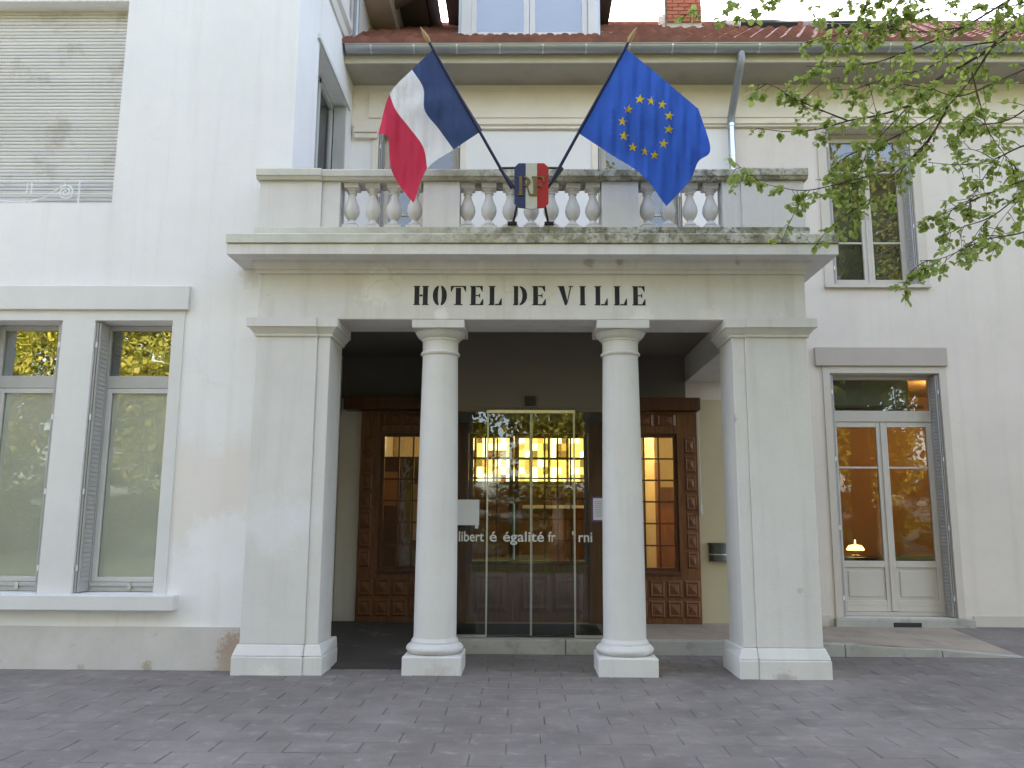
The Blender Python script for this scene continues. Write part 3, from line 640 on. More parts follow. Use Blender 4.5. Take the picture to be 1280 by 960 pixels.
# warm room behind the french window
r = MB(); a, b, y0, y1, z0, z1 = 3.3, 9.2, YW+.31, 6.2, .2, 3.75
r.quad((a, y1, z0), (b, y1, z0), (b, y1, z1), (a, y1, z1)); r.quad((a, y0, z0), (a, y1, z0), (a, y1, z1), (a, y0, z1)); r.quad((b, y0, z0), (b, y1, z0), (b, y1, z1), (b, y0, z1))
r.quad((a, y0, z1), (b, y0, z1), (b, y1, z1), (a, y1, z1)); r.quad((a, y0, z0), (b, y0, z0), (b, y1, z0), (a, y1, z0), 1)
r.build('room', ['room_orange', 'room_floor'], main)
t = root('table', (5.6, 5.2, .2), 'long dark table inside the lit room behind the french window', 'table')
MB().box(4.4, 6.9, 4.8, 5.6, .92, .97).build('table_top', 'furniture', t, bevel=.006)
for (x, y) in ((4.5, 4.9), (6.8, 4.9), (4.5, 5.5), (6.8, 5.5)): MB().box(x-.04, x+.04, y-.04, y+.04, .2, .919).build('leg', 'furniture', t)
MB().box(4.56, 6.74, 5.46, 5.50, .45, .919).build('apron', 'furniture', t)
lm = root('table_lamp', (5.35, 5.2, .97), 'lit low table lamp glowing on the dark table', 'lamp')
b_ = MB(); b_.lathe(5.35, 5.2, [(.09, .971), (.09, .99), (.02, 1.01), (.02, 1.08)], 16); b_.build('base', 'gold_metal', lm, smooth=True)
b_ = MB(); b_.lathe(5.35, 5.2, [(.13, 1.07), (.14, 1.085), (.10, 1.15), (.015, 1.165), (.01, 1.24)], 20); b_.build('shade', 'lamp_shade', lm, smooth=True)
cl_ = root('added_ceiling_lamp', (6.6, 4.4, 3.75), 'unseen round ceiling lamp added to warm the room behind the french window', 'lamp')
b_ = MB(); b_.lathe(6.6, 4.4, [(.03, 3.749), (.03, 3.6), (.12, 3.56), (.2, 3.46), (.12, 3.38), (.02, 3.36)], 20); b_.build('globe', 'added_lamp_warm', cl_, smooth=True)  # globe out of view, added to brighten the warm room

# ================================================================ HALL behind the wooden screen
r = MB(); a, b, y0, y1, z0, z1 = -3.6, 3.6, YW+.31, 8.6, SLAB, 3.75
r.quad((a, y1, z0), (b, y1, z0), (b, y1, z1), (a, y1, z1)); r.quad((a, y0, z0), (a, y1, z0), (a, y1, z1), (a, y0, z1)); r.quad((b-.31, y0, z0), (b-.31, y1, z0), (b-.31, y1, z1), (b-.31, y0, z1))
r.quad((a, y0, z1), (b, y0, z1), (b, y1, z1), (a, y1, z1)); r.quad((a, y0-.3, z0-.02), (b, y0-.3, z0-.02), (b, y1, z0-.02), (a, y1, z0-.02), 1)
r.build('hall', ['room_cream', 'room_floor'], main)
sg = root('stained_glass_window', (0, 8.5, 2.3), 'glowing yellow and orange stained glass window at the back of the hall', 'window')
f = MB(); bars(f, -1.45, 1.6, 2.25, 3.3, 8.44, 8.56, .06)
for k in range(1, 8): f.box(-1.45+k*.381-.02, -1.45+k*.381+.02, 8.45, 8.55, 2.31, 3.24)
f.box(-1.39, 1.54, 8.452, 8.548, 2.76, 2.80); f.build('frame', 'door_wood_dark', sg)
rr = random.Random(3)
for k in range(8):
    for j in range(2):
        for q in range(3):
            for e in range(3):
                xa = -1.43+k*.381+.022+q*.112; za = (2.31, 2.80)[j]+e*.148
                MB().box(xa, xa+.108, 8.49, 8.50, za, za+.144).build('pane', rr.choice(['stain_a', 'stain_b', 'stain_c', 'stain_c', 'stain_a', 'stain_a', 'stain_c', 'stain_d', 'stain_e']), sg)
for i, (x, lab) in enumerate(((2.55, 'unseen warm globe added on the hall ceiling to light the right wooden window'), (-2.7, 'unseen warm globe added on the hall ceiling behind the left wooden window'))):
    gl_ = root('added_ceiling_lamp', (x, 5.4 if i == 0 else 6.6, 3.75), lab, 'lamp'); yl = gl_.location.y
    b_ = MB(); b_.lathe(x, yl, [(.02, 3.749), (.02, 3.35), (.10, 3.32), (.17, 3.2), (.10, 3.08), (.01, 3.05)], 20); b_.build('globe', 'added_lamp_hall' if i == 0 else 'added_lamp_warm', gl_, smooth=True)  # globes out of view, added to light the hall behind the panes
for x, y_, w_ in ((1.62, 5.2, .12), (2.02, 5.9, .2), (2.5, 4.6, .07), (3.0, 6.4, .16)): MB().box(x, x+w_, y_, y_+.14, SLAB, 3.74).build('hall_post', 'room_cream', main)
MB().box(-3.5, 3.2, 8.40, 8.46, SLAB+.001, 2.2).build('wall_panelling', 'door_wood', main)
MB().box(2.15, 2.5, 7.0, 7.1, SLAB, 2.6).build('hall_door', 'door_wood', main)
MB().box(-3.5, -1.28, 5.0, 5.1, SLAB, 2.55).build('added_partition', 'door_wood_dark', main); MB().box(-2.45, -2.12, 4.97, 4.99, 1.75, 2.3).build('lit_patch', 'room_orange', main); MB().box(-1.9, -1.5, 4.97, 4.99, 1.2, 2.1).build('lit_patch', 'room_orange', main)  # added partition keeps the left window dark; orange patches stand for lit panes
ck = root('hall_counter', (1.0, 7.2, SLAB), 'brown wooden reception counter inside the hall', 'counter')
MB().box(-1.2, 2.9, 6.9, 7.5, SLAB, 1.74).build('counter_body', 'door_wood', ck); MB().box(-.08, 1.05, 6.80, 7.55, 1.741, 1.80).build('counter_top', 'upper_plaster', ck)

# ================================================================ WOODEN SCREEN
YSc = 3.0
scr = root('wooden_screen', (0, YSc+.1, SLAB), 'varnished brown wooden door screen with small panes and square panels', 'door')
f = MB()
f.box(-2.60, 2.40, YSc-.14, YSc+.13, 3.055, 3.235)                                   # head beam
beam = f.build('head_beam', 'door_wood_dark', scr, bevel=.012)
f = MB(); y0, y1 = YSc, YSc+.1
for (a, b) in ((-2.365, -2.08), (2.08, 2.365), (-1.16, -.84), (.84, 1.16)): f.box(a, b, y0, y1, SLAB, 3.053)
for (a, b) in ((-2.079, -1.161), (1.161, 2.079)): f.box(a, b, y0+.002, y1-.002, 2.74, 3.052); f.box(a, b, y0+.002, y1-.002, SLAB+.001, .84)
f.box(-.839, .839, y0+.002, y1-.002, 2.74, 3.052)
fr = f.build('frame', 'door_wood', scr, bevel=.006)
pan = MB(); pan.add([(-.5, 0, -.5), (.5, 0, -.5), (.5, 0, .5), (-.5, 0, .5), (-.38, -.02, -.38), (.38, -.02, -.38), (.38, -.02, .38), (-.38, -.02, .38), (-.3, -.012, -.3), (.3, -.012, -.3), (.3, -.012, .3), (-.3, -.012, .3), (0, -.034, 0)],
    [(0, 1, 5, 4), (1, 2, 6, 5), (2, 3, 7, 6), (3, 0, 4, 7), (4, 5, 9, 8), (5, 6, 10, 9), (6, 7, 11, 10), (7, 4, 8, 11), (8, 9, 12), (9, 10, 12), (10, 11, 12), (11, 8, 12)])
po = pan.build('panel_piece', 'door_wood'); pme = po.data; bpy.data.objects.remove(po)
ofr = wloc(fr)
for sx in (-1, 1):
    for k in range(5):
        for z in (.345, .615): place(pme, 'panel', fr, (sx*(2.235-k*.238)-ofr.x, YSc-.003-ofr.y, z-ofr.z), None, (.21, 1, .235))
    for k in range(7): place(pme, 'panel', fr, (sx*2.26-ofr.x, YSc-.003-ofr.y, 1.0+k*.262-ofr.z), None, (.15, .8, .235))
    for k in range(3): place(pme, 'panel', fr, (sx*(1.93-k*.31)-ofr.x, YSc-.003-ofr.y, 2.93-ofr.z), None, (.28, .8, .17))
def grid_window(x0, x1, z0, z1, nx, nz, name, st=.05):
    s = MB(); bars(s, x0, x1, z0, z1, YSc+.03, YSc+.085, st)
    px, pz = (x1-x0-2*st)/nx, (z1-z0-2*st)/nz
    for i in range(1, nx): s.box(x0+st+i*px-.011, x0+st+i*px+.011, YSc+.035, YSc+.075, z0+st, z1-st)
    for j in range(1, nz): s.box(x0+st, x1-st, YSc+.037, YSc+.073, z0+st+j*pz-.011, z0+st+j*pz+.011)
    o = s.build(name, 'door_wood_dark', scr)
    for i in range(nx):
        for j in range(nz):
            MB().box(x0+st+i*px+.008, x0+st+(i+1)*px-.008, YSc+.053, YSc+.057, z0+st+j*pz+.008, z0+st+(j+1)*pz-.008).build('pane', 'small_glass', o)
    return o
for sx in (-1, 1):
    a, b = sorted((sx*2.078, sx*1.162)); grid_window(a, b, .845, 2.738, 4, 6, 'window')
    sl2 = MB().box(a-.02, b+.02, YSc-.04, YSc+.03, .80, .843); sl2.build('sill', 'door_wood_dark', scr, bevel=.006)
# double door, upper half glazed
for (a, b, nx) in ((-.835, -.21, 3), (-.195, .835, 5)):
    o = grid_window(a, b, .92, 2.735, nx, 6, 'door_leaf', .06)
    d = MB(); d.box(a, b, YSc+.03, YSc+.085, SLAB+.01, .918); d.build('lower_panel', 'door_wood', o, bevel=.005)
    od = wloc(o)
    for q in range(2 if nx == 5 else 1):
        w_ = (b-a-.14)/(2 if nx == 5 else 1)
        place(pme, 'panel', o, (a+.07+w_*(q+.5)-od.x, YSc+.028-od.y, .56-od.z), None, (w_-.03, 1, .55))
hd = MB(); hd.tube([(-.20, YSc-.02, 1.0), (-.20, YSc-.02, 1.75)], .016, 10); hd.box(-.21, -.19, YSc-.02, YSc+.03, 1.02, 1.05); hd.box(-.21, -.19, YSc-.02, YSc+.03, 1.7, 1.73); hd.build('handle', 'steel', scr, smooth=True)
cb = MB(); cb.tube([(2.385, YSc-.02, 3.05), (2.39, YSc-.02, 1.75)], .008, 6); cb.box(2.375, 2.41, YSc-.04, YSc-.0, 1.62, 1.75); tag(cb.build('cable', 'sash_white'), 'pale cable with a small switch hanging beside the wooden screen', 'cable')

# ================================================================ GLASS VESTIBULE with sliding doors
YG = 1.60
def gx(px, py=650): return at(px, py, YG).x
def gz(py, px=664): return at(px, py, YG).z
zt_, zb_ = gz(515), SLAB+.005
ves = root('glass_vestibule', (0, YG+.5, SLAB), 'clear glass entrance vestibule with sliding doors and white lettering', 'door')
xl, xr, dl, dr, xm = -.98, .98, gx(608.5), gx(718.5), gx(664)
for (a, b) in ((xl, dl-.004), (dr+.004, xr)): MB().box(a, b, YG-.006, YG+.006, zb_+.03, zt_+.0).build('side_panel', 'door_glass', ves)
MB().box(xl-.006, xl+.006, YG+.008, YSc-.15, zb_, zt_).build('return_pane', 'door_glass', ves); MB().box(xr-.006, xr+.006, YG+.008, YSc-.15, zb_, zt_).build('return_pane', 'door_glass', ves)
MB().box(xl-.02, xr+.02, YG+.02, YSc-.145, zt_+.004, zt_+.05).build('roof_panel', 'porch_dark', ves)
for (a, b) in ((dl+.012, xm-.012), (xm+.012, dr-.012)):
    o = MB().box(a, b, YG+.022, YG+.034, zb_+.02, zt_-.02).build('sliding_leaf', 'door_glass', ves)
    e = MB(); e.box(a-.008, a, YG+.018, YG+.038, zb_+.02, zt_-.02); e.box(b, b+.008, YG+.018, YG+.038, zb_+.02, zt_-.02); e.build('edge_profile', 'steel', o)
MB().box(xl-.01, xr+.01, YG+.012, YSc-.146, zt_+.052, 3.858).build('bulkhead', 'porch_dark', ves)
MB().box(dl-.01, dr+.01, YG-.012, YG+.05, zt_-.015, zt_+.022).build('header', 'steel', ves)
for (a, b) in ((xl, dl+.01), (dr-.01, xr)): MB().box(a, b, YG-.02, YG+.02, zb_, zb_+.03).build('floor_rail', 'steel', ves)
e = MB(); e.box(dl-.006, dl+.003, YG-.01, YG+.018, zb_+.031, zt_-.006); e.box(dr-.003, dr+.006, YG-.01, YG+.018, zb_+.031, zt_-.006); e.build('jamb_profile', 'steel', ves)
MB().box(gx(656), gx(669), YG-.06, YG+.011, gz(507), gz(496)).build('motion_sensor', 'dark_metal', ves, bevel=.008)
MB().box(-.9, .9, YG+.12, YSc-.2, SLAB+.004, SLAB+.016).build('door_mat', 'mat_dark', ves)
def text_mesh(txt, x0, x1, zb, zt, y, parent, mat, name='lettering'):
    cu = bpy.data.curves.new('txt', 'FONT'); cu.body = txt; cu.resolution_u = 4; cu.extrude = 0; cu.offset = .012
    to = bpy.data.objects.new('txt', cu); col.objects.link(to); bpy.context.view_layer.update()
    me = bpy.data.meshes.new_from_object(to.evaluated_get(bpy.context.evaluated_depsgraph_get())); bpy.data.objects.remove(to)
    xs = [v.co.x for v in me.vertices]; mnx, mxx = min(xs), max(xs); o_ = wloc(parent)
    s_z = (zt-zb)/.72
    for v in me.vertices: v.co = Vector((x0+(v.co.x-mnx)/(mxx-mnx)*(x1-x0)-o_.x, y-o_.y, zb+v.co.y*s_z-o_.z))
    me.materials.clear(); me.materials.append(M[mat]); ob = bpy.data.objects.new(name, me); col.objects.link(ob); ob.parent = parent; return ob
for (tx, a, b) in (('libert', 574, 605), ('é', 612, 621), ('égalité', 629, 680), ('fr', 685, 694.5), ("'", 715, 717), ('rni', 723, 740)):
    text_mesh(tx, gx(a), gx(b), gz(677), gz(664), YG-.009 if (b < 608 or a > 720) else YG+.016, ves, 'text_white')
sn = root('blank_sign', (gx(584), YG-.02, gz(657)), 'blank white rounded plate fixed on the glass beside a column', 'sign')
MB().box(gx(566), gx(599), YG-.022, YG-.009, gz(657), gz(625)).build('plate', 'sign_white', sn, bevel=.012)
MB().box(gx(594), gx(598), YG-.018, YG-.009, gz(661), gz(657)-.001).build('clip', 'sign_white', sn)
nn_ = root('paper_notice', (gx(748), YG-.02, gz(651)), 'white paper notice with purple border taped on the glass', 'notice')
MB().box(gx(739.5), gx(760), YG-.012, YG-.009, gz(651.5), gz(620.5)).build('border', 'print_purple', nn_); MB().box(gx(741.5), gx(758.5), YG-.014, YG-.0125, gz(649.5), gz(622.5)).build('sheet', 'paper', nn_)
pl = MB()
for k in range(8): pl.box(gx(743.5), gx(756.5-(k*37 % 5)), YG-.016, YG-.0145, gz(627+k*2.6), gz(626.2+k*2.6))
pl.build('printed_line', 'print_grey', nn_)
# ashtray on the wall
at_ = root('wall_ashtray', (2.66, YW-.02, .98), 'dark grey metal half round ashtray fixed on the porch wall', 'ashtray')
def halfround(r, z0, z1):
    n_ = 14; v_ = [(2.66+r*math.cos(math.pi+math.pi*k/n_), YW-.003+r*.75*math.sin(math.pi+math.pi*k/n_)) for k in range(n_+1)]
    return MB().add([(x, y, z0) for x, y in v_]+[(x, y, z1) for x, y in v_], [tuple(range(n_+1)), tuple(range(2*n_+1, n_, -1))]+[(i, i+n_+1, (i+1) % (n_+1)+n_+1, (i+1) % (n_+1)) for i in range(n_+1)])
halfround(.155, .985, 1.20).build('bowl', 'ash_metal', at_); halfround(.165, 1.201, 1.235).build('lid', 'ash_metal', at_, bevel=.004); halfround(.160, 1.07, 1.085).build('band', 'steel', at_)

# ================================================================ PORTICO
por = root('portico', (0, .3, 0), 'grey stone entrance portico with columns, pillars and balcony balustrade', 'portico')
S = 'portico_stone'
for sx in (-1, 1):
    def bx2(mb, a, b, *r): mb.box(min(sx*a, sx*b), max(sx*a, sx*b), *r)
    p = MB(); bx2(p, 2.27, 2.925, 0, .62, .29, 3.47); bx2(p, 2.137, 2.2698, .018, .60, .29, 3.47)
    pil = p.build('pillar', S, por, bevel=.008)
    b = MB()                                                               # base: block + sloped moulding
    for (a0, a1, yo) in ((2.27, 2.985, 0.), (2.075, 2.2698, .012)):
        x0, x1 = sorted((sx*a0, sx*a1)); o = .05
        b.box(x0, x1, -.055+yo, .67, -.02, .178)
        b.add([(x0, -.05+yo, .1785), (x1, -.05+yo, .1785), (x1, .66, .1785), (x0, .66, .1785), (x0+(.04 if sx*a1 > 0 and a0 < 2.2 or sx < 0 and a1 > 2.9 else 0), -.004+yo, .29), (x1-(.04 if (sx > 0 and a1 > 2.9) or (sx < 0 and a0 < 2.2) else 0), -.004+yo, .29), (x1, .62, .29), (x0, .62, .29)],
              [(0, 3, 2, 1), (4, 5, 6, 7), (0, 1, 5, 4), (1, 2, 6, 5), (2, 3, 7, 6), (3, 0, 4, 7)])
    b.build('pillar_base', S, pil, bevel=.012)
    c = MB()                                                               # capital: cyma + abacus
    for (a0, a1, yo) in ((2.27, 2.925, 0.), (2.137, 2.2698, .018)):
        e0 = .0 if a0 > 2.2 else 1.; e1 = 1. if a0 > 2.2 else 0.
        for (z0, z1, o0, o1) in ((3.46, 3.485, .018, .022), (3.485, 3.55, .022, .075), (3.5505, 3.645, .088, .088)):
            aa0, aa1 = a0-o0*e0, a1+o0*e1; bb0, bb1 = a0-o1*e0, a1+o1*e1
            v_ = [(sx*aa0, yo-o0, z0), (sx*aa1, yo-o0, z0), (sx*aa1, .62, z0), (sx*aa0, .62, z0), (sx*bb0, yo-o1, z1), (sx*bb1, yo-o1, z1), (sx*bb1, .62, z1), (sx*bb0, .62, z1)]
            c.add(v_, [(0, 3, 2, 1), (4, 5, 6, 7), (0, 1, 5, 4), (1, 2, 6, 5), (2, 3, 7, 6), (3, 0, 4, 7)])
    c.build('capital', S, pil)
for sx in (-1, 1):
    X, Yc = sx*.985, .30
    prof = [(.222, .335)]+[(.222-.030*(t**1.6), .335+(3.30-.335)*t) for t in [i/14 for i in range(1, 15)]]
    sh = MB().lathe(X, Yc, prof, 48).build('column', S, por, smooth=True)
    MB().box(X-.30, X+.30, 0.0, .60, -.02, .182).build('plinth', S, sh, bevel=.018, seg=3)
    tor = [(.20, .1825)]+[(.255+.042*math.sin(math.pi*k/10), .1825+.10*k/10) for k in range(11)]+[(.245, .283), (.245, .305), (.238, .312), (.226, .336), (.2, .337)]
    MB().lathe(X, Yc, tor, 48).build('torus', S, sh, smooth=True)
    cap = [(.15, 3.30), (.205, 3.301), (.213, 3.312), (.215, 3.325), (.205, 3.338), (.194, 3.342), (.194, 3.455), (.205, 3.458), (.205, 3.478), (.214, 3.48), (.238, 3.50), (.262, 3.53), (.270, 3.555), (.268, 3.5575), (.15, 3.558)]
    MB().lathe(X, Yc, cap, 48).build('capital', S, sh, smooth=True)
    MB().box(X-.28, X+.28, .0, .60, 3.5585, 3.645).build('abacus', S, sh, bevel=.006)
en = MB(); en.box(-2.935, 2.935, .0, .6, 3.6455, 4.15); ent = en.build('entablature', 'entablature_stone', por, bevel=.012)
# side beams and ceiling of the porch
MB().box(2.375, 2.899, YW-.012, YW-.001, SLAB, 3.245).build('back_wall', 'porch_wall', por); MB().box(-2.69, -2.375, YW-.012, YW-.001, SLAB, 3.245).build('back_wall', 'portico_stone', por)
MB().box(-2.69, 2.249, YW-.012, YW-.001, 3.246, 3.86).build('upper_wall_shade', 'porch_dark', por)  # thin dark sheet over the plaster, its colour carries the porch shade
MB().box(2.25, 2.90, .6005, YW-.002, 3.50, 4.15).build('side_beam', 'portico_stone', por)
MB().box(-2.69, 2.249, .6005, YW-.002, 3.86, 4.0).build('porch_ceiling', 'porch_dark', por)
co = MB()                                                                  # cornice: profile swept along the front with returns
cprof = [(0.0, 4.145), (.03, 4.15), (.03, 4.185), (.055, 4.19), (.085, 4.245), (.09, 4.275), (.315, 4.262), (.33, 4.265), (.33, 4.375), (.315, 4.384)]
def sweep(mb, prof_, xh, yb):
    n = len(prof_); ring = []
    for (o, z) in prof_: ring.append([(-xh-o*.78, yb, z), (-xh-o*.78, -o, z), (xh+o*.78, -o, z), (xh+o*.78, yb, z)])
    vv = [p for r_ in ring for p in r_]; ff = []
    for i in range(n-1):
        for k in range(3): ff.append((i*4+k, i*4+k+1, (i+1)*4+k+1, (i+1)*4+k))
    ff.append(tuple((n-1)*4+k for k in range(4))); mb.add(vv, ff)
sweep(co, cprof, 2.925, YW-.003); co.build('cornice', 'entablature_stone', por)
cs = MB(); sweep(cs, [(.10, 4.3842), (.352, 4.3845), (.352, 4.475), (.33, 4.492)], 2.915, YW-.003); cs.build('cornice_ledge', 'ledge_stone', por)
MB().box(-2.99, 2.99, -.09, .24, 4.493, 4.652).build('blocking_course', 'ledge_stone', por, bevel=.01)
rl = MB()                                                                 # balustrade: rail, pedestals, balusters
rl.prism_x([(-.06, 5.196), (-.075, 5.225), (-.09, 5.232), (-.09, 5.30), (-.08, 5.312), (.25, 5.312), (.25, 5.196)], -2.2845, 2.2845)
for sx in (-1, 1):
    a, b = sorted((sx*2.285, sx*2.995)); rl.prism_x([(-.085, 5.196), (-.10, 5.225), (-.115, 5.232), (-.115, 5.302), (-.105, 5.315), (.27, 5.315), (.27, 5.196)], a, b)
bo = rl.build('balustrade', 'ledge_stone', por)
for sx in (-1, 1):
    a, b = sorted((sx*2.285, sx*2.965)); MB().box(a, b, -.045, .22, 4.6525, 5.195).build('pedestal', S, bo, bevel=.006)
    a, b = sorted((sx*2.085, sx*2.2845)); MB().box(a, b, -.02, .2, 4.6525, 5.195).build('pedestal', S, bo, bevel=.006)
    a, b = sorted((sx*.775, sx*1.175)); MB().box(a, b, -.02, .2, 4.6525, 5.195).build('pedestal', S, bo, bevel=.006)
bb = MB(); bb.box(-.085, .085, -.085, .085, 0, .055)
bb.lathe(0, 0, [(.06, .056), (.072, .075), (.06, .095), (.036, .115), (.033, .135), (.05, .15), (.075, .19), (.086, .235), (.08, .285), (.06, .335), (.042, .385), (.037, .425), (.05, .432), (.05, .445), (.04, .45), (.055, .465), (.072, .485)], 20)
bb.box(-.08, .08, -.08, .08, .486, .54)
bo_ = bb.build('baluster_piece', S, None, smooth=True); bme = bo_.data; bpy.data.objects.remove(bo_); ob = wloc(bo)
for x in [-1.977, -1.744, -1.511, -1.278]+[k*.2295 for k in range(-3, 4)]+[1.278, 1.511, 1.744, 1.977]:
    place(bme, 'baluster', bo, (x-ob.x+random.gauss(0, .004), .09-ob.y+random.gauss(0, .004), 4.6535-ob.z), (random.gauss(0, .006), random.gauss(0, .006), random.gauss(0, .03)), (random.uniform(.97, 1.03), random.uniform(.97, 1.03), 1))
MB().box(2.70, 2.94, .245, YW-.004, 4.493, 5.25).build('side_parapet', S, bo)
MB().box(-2.69, 2.70, .245, YW-.004, 4.40, 4.50).build('balcony_floor', 'concrete', por)
# ---- inscription (stencil capitals)
def ell(cx, cy_, rx, ry, a0, a1, n=16): return [(cx+rx*math.cos(R_(a0+(a1-a0)*k/n)), cy_+ry*math.sin(R_(a0+(a1-a0)*k/n))) for k in range(n+1)]
def rc(a, b, c, d_): return [(a, c), (b, c), (b, d_), (a, d_)]
def stem(x0, x1, l, r_): return [[(x0, 0), (x1, 0), (x1, 1), (x0, 1)], rc(l, x0, 0, .055), rc(x1, r_, 0, .055), rc(l, x0, .945, 1), rc(x1, r_, .945, 1)]
GL = {
 'H': stem(.06, .38, 0, .43)+stem(.62, .94, .57, 1)+[rc(.40, .60, .45, .55)],
 'O': [ell(.46, .5, .46, .52, 98, 262)+ell(.45, .5, .09, .45, 262, 98), ell(.54, .5, .46, .52, -82, 82)+ell(.55, .5, .09, .45, 82, -82)],
 'T': [rc(.33, .67, 0, .90), rc(.22, .33, 0, .055), rc(.67, .78, 0, .055), rc(0, 1, .94, 1), [(0, .94), (0, .70), (.05, .70), (.2, .94)], [(1, .94), (.8, .94), (.95, .70), (1, .70)]],
 'E': stem(.08, .43, 0, .43)[:2]+[rc(0, .1, .945, 1), rc(.47, .95, .93, 1), [(.95, .94), (.72, .94), (.90, .70), (.95, .70)], rc(.44, .66, .47, .53), [(.66, .53), (.66, .47), (.72, .38), (.76, .38), (.76, .62), (.72, .62)], rc(.44, 1, 0, .06), [(1, .06), (1, .32), (.94, .32), (.74, .06)]],
 'L': [[(.08, 0), (.43, 0), (.43, 1), (.08, 1)], rc(0, .1, 0, .055), rc(0, .1, .945, 1), rc(.43, .52, .945, 1), rc(.48, 1, 0, .07), [(1, .06), (1, .36), (.94, .36), (.74, .06)]],
 'D': stem(.06, .36, 0, .36)[:2]+[rc(0, .06, .945, 1), ell(.42, .5, .58, .50, -84, 84)+ell(.42, .5, .24, .43, 84, -84)],
 'V': [[(.06, 1), (.42, 1), (.66, .14), (.56, 0), (.48, 0)], rc(0, .08, .945, 1), rc(.36, .44, .945, 1), [(.66, .18), (.90, 1), (.82, 1), (.63, .26)], rc(.72, .82, .945, 1), rc(.90, 1, .945, 1)],
 'I': stem(.14, .86, 0, 1),
 'R': stem(.08, .30, 0, .38)[:3]+[rc(0, .08, .945, 1), ell(.38, .735, .50, .265, -84, 84)+ell(.38, .735, .26, .20, 84, -84), [(.45, .45), (.62, .46), (.80, .0), (1, 0), (1, .05), (.86, .08), (.72, .47)]],
 'F': stem(.1, .38, 0, .48)[:3]+[rc(0, .1, .945, 1), rc(.44, .97, .94, 1), [(.97, .94), (.74, .94), (.92, .66), (.97, .66)], rc(.44, .66, .47, .53), [(.66, .53), (.66, .47), (.72, .36), (.76, .36), (.76, .64), (.72, .64)]],
}
def letter(ch_, x0, x1, z0, z1, y0, y1, mat, parent, name='letter'):
    s = MB(); 
    for poly in GL[ch_]: s.prism([(x0+u*(x1-x0), z0+v*(z1-z0)) for u, v in poly], y0, y1)
    return s.build(name, mat, parent)
z1_, z0_ = at(660, 357.6, 0).z, at(660, 381.6, 0).z
for ch_, a, b in (('H', 282, 337), ('O', 352, 403), ('T', 417, 473), ('E', 487, 536), ('L', 555, 603), ('D', 644, 695), ('E', 713, 763), ('V', 805, 862), ('I', 885, 908), ('L', 940, 988), ('L', 1010, 1058), ('E', 1077, 1125)):
    letter(ch_, at(420+a/2.909, 370, 0).x, at(420+b/2.909, 370, 0).x, z0_, z1_, -.0025, .004, 'letter_paint', ent)

# ================================================================ FLAGS and SHIELD
YP = -.42
sh_ = root('shield', (0, YP, 4.75), 'metal shield in blue, white and red with gilded letters RF', 'shield')
a, b, c, d_ = at(643, 205, YP).x, at(685.5, 205, YP).x, at(664, 260, YP).z, at(664, 205, YP).z; w3 = (b-a)/3; k = .045
MB().prism([(a, c+k), (a+k, c), (a+w3, c-.008), (a+w3, d_), (a+k, d_), (a, d_-k)], YP-.02, YP).build('blue_field', 'shield_blue', sh_)
MB().prism([(a+w3+.0005, c-.008), (a+1.5*w3, c-.02), (a+2*w3-.0005, c-.008), (a+2*w3-.0005, d_), (a+w3+.0005, d_)], YP-.02, YP).build('white_field', 'shield_white', sh_)
MB().prism([(a+2*w3, c-.008), (b-k, c), (b, c+k), (b, d_-k), (b-k, d_), (a+2*w3, d_)], YP-.02, YP).build('red_field', 'shield_red', sh_)
letter('R', at(647.5, 240, YP).x, at(665, 240, YP).x, at(660, 245.5, YP).z, at(660, 222, YP).z, YP-.034, YP-.0205, 'gold_metal', sh_)
letter('F', at(665, 240, YP).x, at(681, 240, YP).x, at(660, 245.5, YP).z, at(660, 222, YP).z, YP-.034, YP-.0205, 'gold_metal', sh_)
br = MB()
for sx in (-1, 1):
    br.tube([(sx*.33, YP+.02, 5.18), (sx*.10, YP+.02, 4.86)], .016, 8); br.tube([(sx*.33, YP+.02, 5.18), (sx*.02, YP+.03, 5.19)], .013, 8)
    br.tube([(sx*.12, YP+.03, 4.90), (sx*.19, -.02, 4.72)], .013, 8); br.box(sx*.20-.05, sx*.20+.05, -.05, .02, 4.70, 4.725)
    br.tube([(sx*.05, YP+.03, 5.1), (sx*.12, -.10, 5.26)], .012, 8)
br.build('bracket', 'dark_metal', sh_)
def catmull(p, t):
    n = len(p)-1; x = min(max(t, 0), 1)*n; i = min(int(x), n-1); u = x-i
    P = lambda j: Vector(p[min(max(j, 0), n)]) if 0 <= j <= n else (2*Vector(p[0])-Vector(p[1]) if j < 0 else 2*Vector(p[n])-Vector(p[n-1]))
    a, b, c, d_ = P(i-1), P(i), P(i+1), P(i+2)
    return .5*((2*b)+(c-a)*u+(2*a-5*b+4*c-d_)*u*u+(3*b-a-3*c+d_)*u**3)
